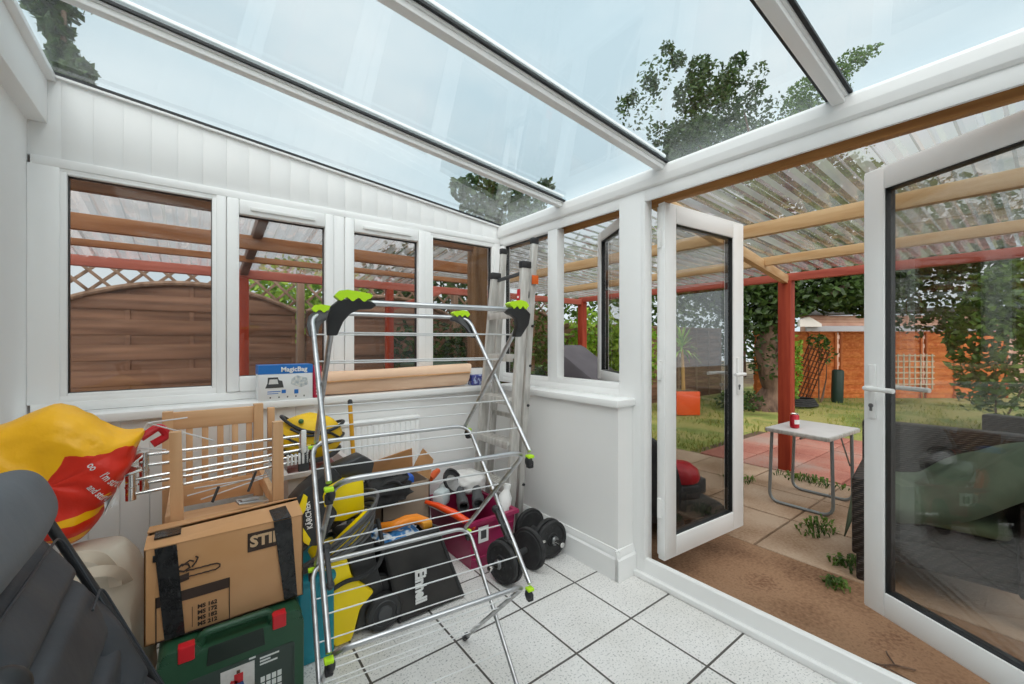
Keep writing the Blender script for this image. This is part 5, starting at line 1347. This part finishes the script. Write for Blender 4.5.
m_, nt = newmat('blueprint'); tc = N(nt, 'ShaderNodeTexCoord'); no = N(nt, 'ShaderNodeTexNoise', i_Vector=tc.outputs['Object'], i_Scale=45); c = ramp(nt, no.outputs[0], [(.35, sr('2b4f9c')), (.5, sr('4a3f86')), (.62, sr('b8c8e8'))]); b = N(nt, 'ShaderNodeBsdfPrincipled', i_Roughness=.35); nt.links.new(c, b.inputs[0]); out(nt, b.outputs[0])
tagp(build(mb, 'small_packet', m_), 'small blue and purple packet at the corner end of the far window sill', 'packet')

# ================================================================ radiator
t = thing('radiator', 'white ribbed panel radiator on the far wall below the window sill', 'radiator', (.83, 2.48, .2))
mb = MB()
for k in range(19): mb.bb(.505 + k * .0335, .505 + k * .0335 + .026, 2.452, 2.468, .20, .76, .008, 3)
mb.bb(.50, 1.135, 2.46, 2.475, .19, .775, .004); build(mb, 'panel', M['upvc'], t)
mb = MB(); mb.bb(.498, 1.138, 2.448, 2.515, .768, .788, .004); build(mb, 'top_grille', M['upvc'], t)
for x in (.6, 1.04): mb = MB(); mb.bb(x - .02, x + .02, 2.475, 2.521, .3, .7, .003); build(mb, 'wall_bracket', M['upvc'], t)

# ================================================================ tub, yellow bag, broom pole, open carton
t = thing('storage_tub', 'translucent white storage tub with reddish things inside, under the yellow and black bag', 'tub', (.47, 2.24, .33))
mb = MB(); tub(mb, .335, .615, 2.11, 2.42, .335, .655, .02, .004, .022); build(mb, 'tub', pmat('tubwhite', (.72, .66, .64), .35, 0, (.78, .72, .70), 5), t)
mb = MB(); crumple(mb, (.475, 2.265, .60), (.115, .125, .045), 12, .2, 4); build(mb, 'contents', pmat('reddish', sr('8f3a3c'), .6, 0, sr('b98a86'), 10), t)
t = thing('green_crate', 'dark crate on the floor carrying the white storage tub', 'crate', (.47, 2.24, 0))
mb = MB(); tub(mb, .32, .63, 2.09, 2.43, 0, .33, .012); build(mb, 'tub', pmat('dkgreen', (.02, .035, .028), .5), t)
t = thing('tool_bag', 'yellow bag with black piping on the white storage tub behind the wooden chair frame', 'bag', (.45, 2.2, .655))
Fy = T(.45, 2.22, .785) @ rot(0, 10, -6)
mb = MB(); crumple(mb, (0, 0, 0), (.145, .09, .115), 21, .10, 1.6, 2.2, M_=Fy.to_3x3())
for v in mb.bm.verts: v.co += V((.45, 2.22, .785))
build(mb, 'body', pmat('bagyel', sr('eec213'), .5, 0, sr('dcae0c'), 7, bump=.2), t)
mb = MB()
ell = lambda rx, ry, z, n=32: [Fy @ V((math.cos(i * 2 * PI / n) * rx, math.sin(i * 2 * PI / n) * ry, z + .025 * math.cos(i * 4 * PI / n))) for i in range(n)]
mb.tube(ell(.140, .092, .065), .008, 8, closed=True); mb.tube(ell(.142, .098, -.065), .012, 8, closed=True); mb.tube(ell(.152, .100, .005), .006, 8, closed=True)
build(mb, 'piping', M['black'], t)
mb = MB(); mb.tube(fillet([Fy @ V((-.10, -.09, .05)), Fy @ V((-.02, -.105, .02)), Fy @ V((.06, -.10, .05)), Fy @ V((.12, -.06, .02))], .03), .006, 8); build(mb, 'strap', M['black'], t)
mb = MB(); mb.ball(Fy @ V((-.06, -.075, .085)), .012, None, 10, 8); build(mb, 'toggle', pmat('togg', (.05, .15, .05), .4), t)
t = thing('broom', 'yellow broom pole leaning on the far wall in front of the radiator', 'broom', (.69, 2.30, 0))
mb = MB(); mb.tube([(.70, 2.29, .10), (.688, 2.30, .52), (.668, 2.315, .915)], .0115, 12); build(mb, 'pole', pmat('poleyel', sr('e0a82a'), .4, 0, sr('d1971f'), 6), t)
mb = MB(); mb.lathe([(.013, 0), (.013, .02), (.008, .028), (.002, .03)], T(.668, 2.315, .912), 12); build(mb, 'end_cap', M['black'], t)
mb = MB(); mb.bb(.60, .80, 2.26, 2.32, .0, .11, .012); build(mb, 'head', M['black'], t)
t = thing('open_carton', 'open brown cardboard carton with raised flaps behind the black collecting box', 'box', (.95, 2.3, 0))
mb = MB()
for b in ((.80, 1.08, 2.20, 2.207, 0, .46), (.80, 1.08, 2.433, 2.44, 0, .46), (.80, .807, 2.20, 2.44, 0, .46), (1.073, 1.08, 2.20, 2.44, 0, .46), (.80, 1.08, 2.20, 2.44, 0, .006)): mb.bb(*b)
build(mb, 'carton', pmat('cardgrey', sr('8f7d6c'), .8, 0, sr('a08c79'), 4), t)
def slab(mb, q, n, th=.004):
    q = [V(p) for p in q]; n = V(n).normalized() * th
    mb._put([*q, *[p + n for p in q]], [(0, 1, 2, 3), (4, 7, 6, 5), (0, 4, 5, 1), (1, 5, 6, 2), (2, 6, 7, 3), (3, 7, 4, 0)])
mb = MB(); slab(mb, [(.80, 2.436, .46), (1.08, 2.436, .46), (1.06, 2.40, .60), (.82, 2.40, .56)], (0, 1, .3)); build(mb, 'flap', M['card'], t)
mb = MB(); slab(mb, [(1.076, 2.20, .46), (1.076, 2.44, .46), (1.14, 2.42, .585), (1.12, 2.24, .56)], (1, 0, -.4)); build(mb, 'flap', M['cardin'], t)
mb = MB(); slab(mb, [(.803, 2.20, .46), (.803, 2.44, .46), (.79, 2.42, .53), (.79, 2.24, .52)], (-1, 0, 0)); build(mb, 'flap', M['cardin'], t)
mb = MB(); mb.bb(.90, 1.01, 2.24, 2.34, .34, .49, .02); tagp(build(mb, 'blue_box', pmat('bluebox', sr('1e57b4'), .4)), 'small bright blue box inside the open cardboard carton', 'box')
mb = MB(); crumple(mb, (.80, 2.16, .47), (.13, .05, .07), 31, .35, 3)
for pts in ([(.70, 2.14, .52), (.74, 2.12, .58), (.80, 2.13, .55), (.88, 2.15, .57), (.93, 2.17, .52)], [(.72, 2.13, .48), (.82, 2.10, .54), (.90, 2.11, .47)]): mb.tube(fillet(pts, .04), .008, 8)
tagp(build(mb, 'cable_bundle', M['blackrub']), 'tangle of black cables and straps hanging over the open cardboard carton', 'cables')

# teal case behind the airer foot
t = thing('storage_box', 'plain teal plastic box between the green case and the yellow pressure washer', 'box', (.37, 1.9, 0))
M['teal'] = pmat('teal', sr('0e7c8c'), .35, 0, sr('15899a'), 3)
mb = MB(); mb.prism(rr(.315, .448, .0, .315, .018), .30, frame((0, 2.06, 0), (1, 0, 0), (0, 0, 1)), .01); build(mb, 'body', M['teal'], t)
mb = MB(); mb.bb(.308, .455, 1.752, 2.07, .30, .335, .012); build(mb, 'lid', M['teal'], t)

# ================================================================ yellow shopping bag, canvas tote
def shopmat():
    m, nt = newmat('shopping_bag')
    tc = N(nt, 'ShaderNodeTexCoord'); sp = N(nt, 'ShaderNodeSeparateXYZ', i_0=tc.outputs['Object'])
    no = N(nt, 'ShaderNodeTexNoise', i_Vector=tc.outputs['Object'], i_Scale=9, i_Detail=3)
    n2 = N(nt, 'ShaderNodeTexNoise', i_Vector=tc.outputs['Object'], i_Scale=4)
    # printed red figure on the lower half of the bag, yellow streaks low down
    q = N(nt, 'ShaderNodeMath', operation='MULTIPLY_ADD', i_0=no.outputs[0], i_1=.07, i_2=-.035)
    zz = N(nt, 'ShaderNodeMath', operation='ADD', i_0=sp.outputs[2], i_1=q.outputs[0])
    xx = N(nt, 'ShaderNodeMath', operation='ADD', i_0=sp.outputs[0], i_1=q.outputs[0])
    c1 = N(nt, 'ShaderNodeMath', operation='LESS_THAN', i_0=zz.outputs[0], i_1=.30)
    dg = N(nt, 'ShaderNodeMath', operation='MULTIPLY_ADD', i_0=zz.outputs[0], i_1=-.42, i_2=xx.outputs[0])
    c2 = N(nt, 'ShaderNodeMath', operation='GREATER_THAN', i_0=dg.outputs[0], i_1=-.12)
    red = N(nt, 'ShaderNodeMath', operation='MULTIPLY', i_0=c1.outputs[0], i_1=c2.outputs[0])
    mp = N(nt, 'ShaderNodeMapping', i_0=tc.outputs['Object']); mp.inputs['Rotation'].default_value = (0, .75, 0); mp.inputs['Scale'].default_value = (2.2, 3, 15)
    n3 = N(nt, 'ShaderNodeTexNoise', i_Vector=mp.outputs[0], i_Scale=1.6, i_Detail=2)
    low = N(nt, 'ShaderNodeMath', operation='LESS_THAN', i_0=zz.outputs[0], i_1=.17)
    st = N(nt, 'ShaderNodeMath', operation='GREATER_THAN', i_0=n3.outputs[0], i_1=.55)
    sl_ = N(nt, 'ShaderNodeMath', operation='MULTIPLY', i_0=low.outputs[0], i_1=st.outputs[0])
    inv = N(nt, 'ShaderNodeMath', operation='SUBTRACT', i_0=1.0, i_1=sl_.outputs[0])
    f = N(nt, 'ShaderNodeMath', operation='MULTIPLY', i_0=red.outputs[0], i_1=inv.outputs[0])
    mx = N(nt, 'ShaderNodeMix', data_type='RGBA'); nt.links.new(f.outputs[0], mx.inputs[0])
    mx.inputs[6].default_value = rgba(sr('ffbc06')); mx.inputs[7].default_value = rgba(sr('dd2a12'))
    b = N(nt, 'ShaderNodeBsdfPrincipled', i_Roughness=.38); nt.links.new(mx.outputs[2], b.inputs[0])
    n4 = N(nt, 'ShaderNodeTexNoise', i_Vector=tc.outputs['Object'], i_Scale=13, i_Detail=4)
    bp = N(nt, 'ShaderNodeBump', i_Strength=.35, i_Distance=.02, i_Height=n4.outputs[0]); nt.links.new(bp.outputs[0], b.inputs['Normal'])
    out(nt, b.outputs[0]); return m
t = thing('shopping_bag', 'big stuffed yellow shopping bag with red print and white lettering, in the wall corner', 'bag', (-.32, 1.93, .60))
# the bag's outline is a slanted cushion: high at the house wall side, drawn out to a red corner
mb = MB()
outl = [(-.545, .96), (-.46, 1.0), (-.345, 1.05), (-.26, 1.0), (-.19, .955), (-.135, .945), (-.16, .88), (-.185, .80), (-.22, .72), (-.275, .63), (-.33, .605), (-.42, .66), (-.545, .74)]
def bagf(u, v):
    n = len(outl); p = u * n; i = int(p) % n; f = p - int(p)
    P0, P1, P2, P3 = [V((*outl[(i + k) % n], 0)) for k in (-1, 0, 1, 2)]
    q = .5 * ((2 * P1) + (P2 - P0) * f + (2 * P0 - 5 * P1 + 4 * P2 - P3) * f * f + (3 * P1 - P0 - 3 * P2 + P3) * f ** 3)
    c = V((-.345, .82, 0)); b = (v - .5) * PI
    k = 0 if v in (0, 1) else max(0, math.cos(b)) ** .42; d = c + (q - c) * k
    y = 1.95 + math.sin(b) * .135
    nn = 0 if v in (0, 1) else noise3(d.x * 7, d.y * 7, v * 2, 41) * .028 + abs(noise3(d.x * 14, d.y * 14, v * 3, 44)) * .024
    return (d.x + nn * .4 * k, y + nn * (-1 if v < .5 else 1), d.y + nn * .35 * k)
mb.grid(bagf, 78, 36, True)
bag = build(mb, 'bag_body', shopmat(), t)
mb = MB()
mb.tube(fillet([(-.15, 1.97, .91), (-.10, 1.99, .945), (-.075, 2.0, .905), (-.12, 1.99, .88)], .02), .014, 8); build(mb, 'handle', pmat('baghandle', sr('c81f2b'), .4), t)
def wrap(o, tgt, off=.0015):
    m = o.modifiers.new('wrap', 'SHRINKWRAP'); m.target = tgt; m.wrap_method = 'PROJECT'; m.use_project_y = True; m.use_negative_direction = False; m.use_positive_direction = True; m.offset = off
    return o
for s, x, z, sz in (("I'm strong", -.204, .802, .031), ("and sturdy", -.234, .772, .029), ("oo", -.249, .866, .030)):
    wrap(text(s, 'lettering', sz, frame((x, 1.70, z), (.52, 0, -.85), (.85, 0, .52)), M['white'], t, .0005, .66, .0), bag)

t = thing('canvas_tote', 'cream canvas tote bag slumped on the floor under the yellow shopping bag', 'bag', (-.25, 1.92, 0))
mb = MB()
def totef(u, v):
    a = u * 2 * PI; b = (v - .5) * PI
    sg = lambda q, e: math.copysign(abs(q) ** e, q)
    w = 1 - .22 * max(0, math.sin(b))
    x = sg(math.cos(a), .7) * sg(math.cos(b), .35) * .155 * w; y = sg(math.sin(a), .7) * sg(math.cos(b), .35) * .13 * w; z = sg(math.sin(b), .8) * .30
    n = noise3(x * 5 + z * 2.2, y * 6, z * 2.5 - x * 4, 51) * .06 - abs(noise3(x * 9 + z * 7, y * 9, z * 6 - x * 8, 52)) * .09
    k = 1 + n * 2.2
    return (-.275 + x * k + .10 * max(0, -z) * .8 + .02, 1.87 + y * k, .305 + z)
mb.grid(totef, 60, 34, True)
build(mb, 'bag_body', pmat('canvas', sr('c9bfae'), .9, 0, sr('d8cfc0'), 3, bump=.15, bscale=50), t)
def ribbon(mb, pts, w, th, nrm_):
    pts = [V(p) for p in pts]; n = len(pts); nrm_ = V(nrm_).normalized(); vs = []
    for i in range(n):
        tg = (pts[min(i + 1, n - 1)] - pts[max(i - 1, 0)]).normalized(); sd = tg.cross(nrm_).normalized() * w / 2; nn = nrm_ * th / 2
        vs += [pts[i] - sd - nn, pts[i] + sd - nn, pts[i] + sd + nn, pts[i] - sd + nn]
    fs = [(0, 3, 2, 1), tuple((n - 1) * 4 + k for k in range(4))]
    for i in range(n - 1):
        for k in range(4): fs.append((i * 4 + k, i * 4 + (k + 1) % 4, (i + 1) * 4 + (k + 1) % 4, (i + 1) * 4 + k))
    mb._put(vs, fs)
for pts in ([(-.36, 1.79, .55), (-.335, 1.74, .60), (-.28, 1.715, .635), (-.225, 1.72, .62), (-.195, 1.74, .56), (-.19, 1.755, .50)], [(-.33, 1.745, .53), (-.28, 1.705, .575), (-.225, 1.70, .585), (-.18, 1.73, .555), (-.165, 1.76, .50)]):
    mb = MB(); ribbon(mb, fillet(pts, .06, 6), .030, .004, (-.15, -1, .45)); build(mb, 'strap', pmat('strap', sr('d6c6b2'), .85), t)

# ================================================================ folded padded recliner
t = thing('folding_recliner', 'dark grey padded folding recliner with a head pillow, leaning on the house wall', 'recliner chair', (-.05, 1.05, 0))
lean = V((.36, 0, -.933)).normalized(); nrm = V((.933, 0, .36)).normalized(); yv = V((0, 1, 0))
O = V((-.335, 0, .826))                       # on the seat plane
def RP(s, y, h): return O + lean * s + yv * y + nrm * h      # s along the chair (down), y across, h out of the plane
M['pad'] = pmat('padgrey', (.030, .035, .043), .5, 0, (.046, .052, .062), 4, bump=.12, bscale=25)
M['pad2'] = pmat('pillowgrey', (.105, .115, .13), .6, 0, (.13, .14, .155), 5, bump=.1, bscale=30)
def padf(mb, s0, s1, y0, y1, h0, th, seams=(), nu=36, nv=26, seed=0, soft=.10):
    def top(u, v):
        s, y = s0 + u * (s1 - s0), y0 + v * (y1 - y0)
        e = min(u, 1 - u) * (s1 - s0) / soft; g = min(v, 1 - v) * (y1 - y0) / (soft * .7)
        k = min(1, max(0, e)) ** .5 * min(1, max(0, g)) ** .5
        for q in seams: k *= 1 - .55 * math.exp(-((s - q) / .014) ** 2)
        return RP(s, y, h0 + th * k + .006 * noise3(s * 9, y * 9, 0, seed))
    mb.grid(top, nu, nv); mb.grid(lambda u, v: RP(s0 + u * (s1 - s0), y0 + v * (y1 - y0), h0 - .004), nu, nv)
mb = MB(); padf(mb, -.26, .62, .84, 1.325, .028, .045, (.03, .21, .36), 60, 30, 3); padf(mb, .41, .88, .86, 1.2, .060, .040, (.55, .70), 50, 30, 7); build(mb, 'backrest_pad', M['pad'], t)
mb = MB(); padf(mb, .015, .40, .86, 1.328, .070, .038, (.13, .27), 60, 30, 5); padf(mb, .17, .88, 1.19, 1.330, .085, .036, (.42, .62), 60, 20, 6); build(mb, 'seat_pad', M['pad'], t)
mb = MB()
def pill(u, v):
    a = u * 2 * PI; b = (v - .5) * PI; cb = max(0, math.cos(b)) ** .17
    s = math.copysign(abs(math.cos(a)) ** .75, math.cos(a)) * .074 * cb; h = math.copysign(abs(math.sin(a)) ** .85, math.sin(a)) * .056 * cb
    y = math.copysign(abs(math.sin(b)) ** .8, math.sin(b)) * .205
    n = 1 + .06 * noise3(s * 9, y * 6, h * 9, 61)
    return RP(-.082 + s * n, 1.035 + y, .10 + h * n)
mb.grid(pill, 36, 34, True); pil = build(mb, 'head_pillow', M['pad2'], t)
mb = MB()
def pill2(u, v):
    a = u * 2 * PI; b = (v - .5) * PI; cb = max(0, math.cos(b)) ** .3
    return RP(-.205 + math.cos(a) * .05 * cb, .98 + math.copysign(abs(math.sin(b)) ** .8, math.sin(b)) * .20, .03 + math.sin(a) * .045 * cb)
mb.grid(pill2, 28, 26, True); build(mb, 'pillow_roll', M['pad'], t)
mb = MB(); mb.tube(fillet([RP(.03, .88, .101), RP(.03, 1.31, .100), RP(.38, 1.31, .100)], .04), .0025, 6); mb.tube(fillet([RP(.18, 1.205, .112), RP(.18, 1.318, .110), RP(.86, 1.318, .110)], .03), .0025, 6); build(mb, 'piping', M['pad'], t)
for y in (.83, 1.325):
    mb = MB(); mb.tube([RP(-.28, y, 0), RP(.2, y, -.005), RP(.87, y, -.015)], .0115, 10); build(mb, 'side_tube', M['black'], t)
    mb = MB(); mb.tube([RP(.12, y - (.0 if y < 1 else .02), .055), RP(.5, y - (.0 if y < 1 else .02), .065), RP(.89, y - (.0 if y < 1 else .02), .045)], .011, 10); build(mb, 'seat_tube', M['black'], t)
    mb = MB(); mb.tube(fillet([RP(-.16, y, .0), RP(-.10, y + (.03 if y > 1 else -.03), .08), RP(.55, y + (.03 if y > 1 else -.03), .095), RP(.87, y, .03)], .06), .010, 10); build(mb, 'leg_tube', M['black'], t)
mb = MB(); mb.tube([RP(-.28, .83, 0), RP(-.28, 1.325, 0)], .0115, 10); build(mb, 'top_tube', M['black'], t)
mb = MB(); mb.tube(fillet([RP(.05, .80, .09), RP(.06, .79, .14), RP(.45, .79, .17)], .03), .017, 10); mb.ball(RP(.06, .79, .13), .03, None, 14, 10); build(mb, 'armrest', M['black'], t)
for s, c in ((.145, 'wire'), (.255, 'wire')):
    mb = MB(); mb.box((0, 0, 0), (.03, .006, .006), frame(RP(s, 1.338, .0), lean, yv), .002); build(mb, 'clip', M[c], t)
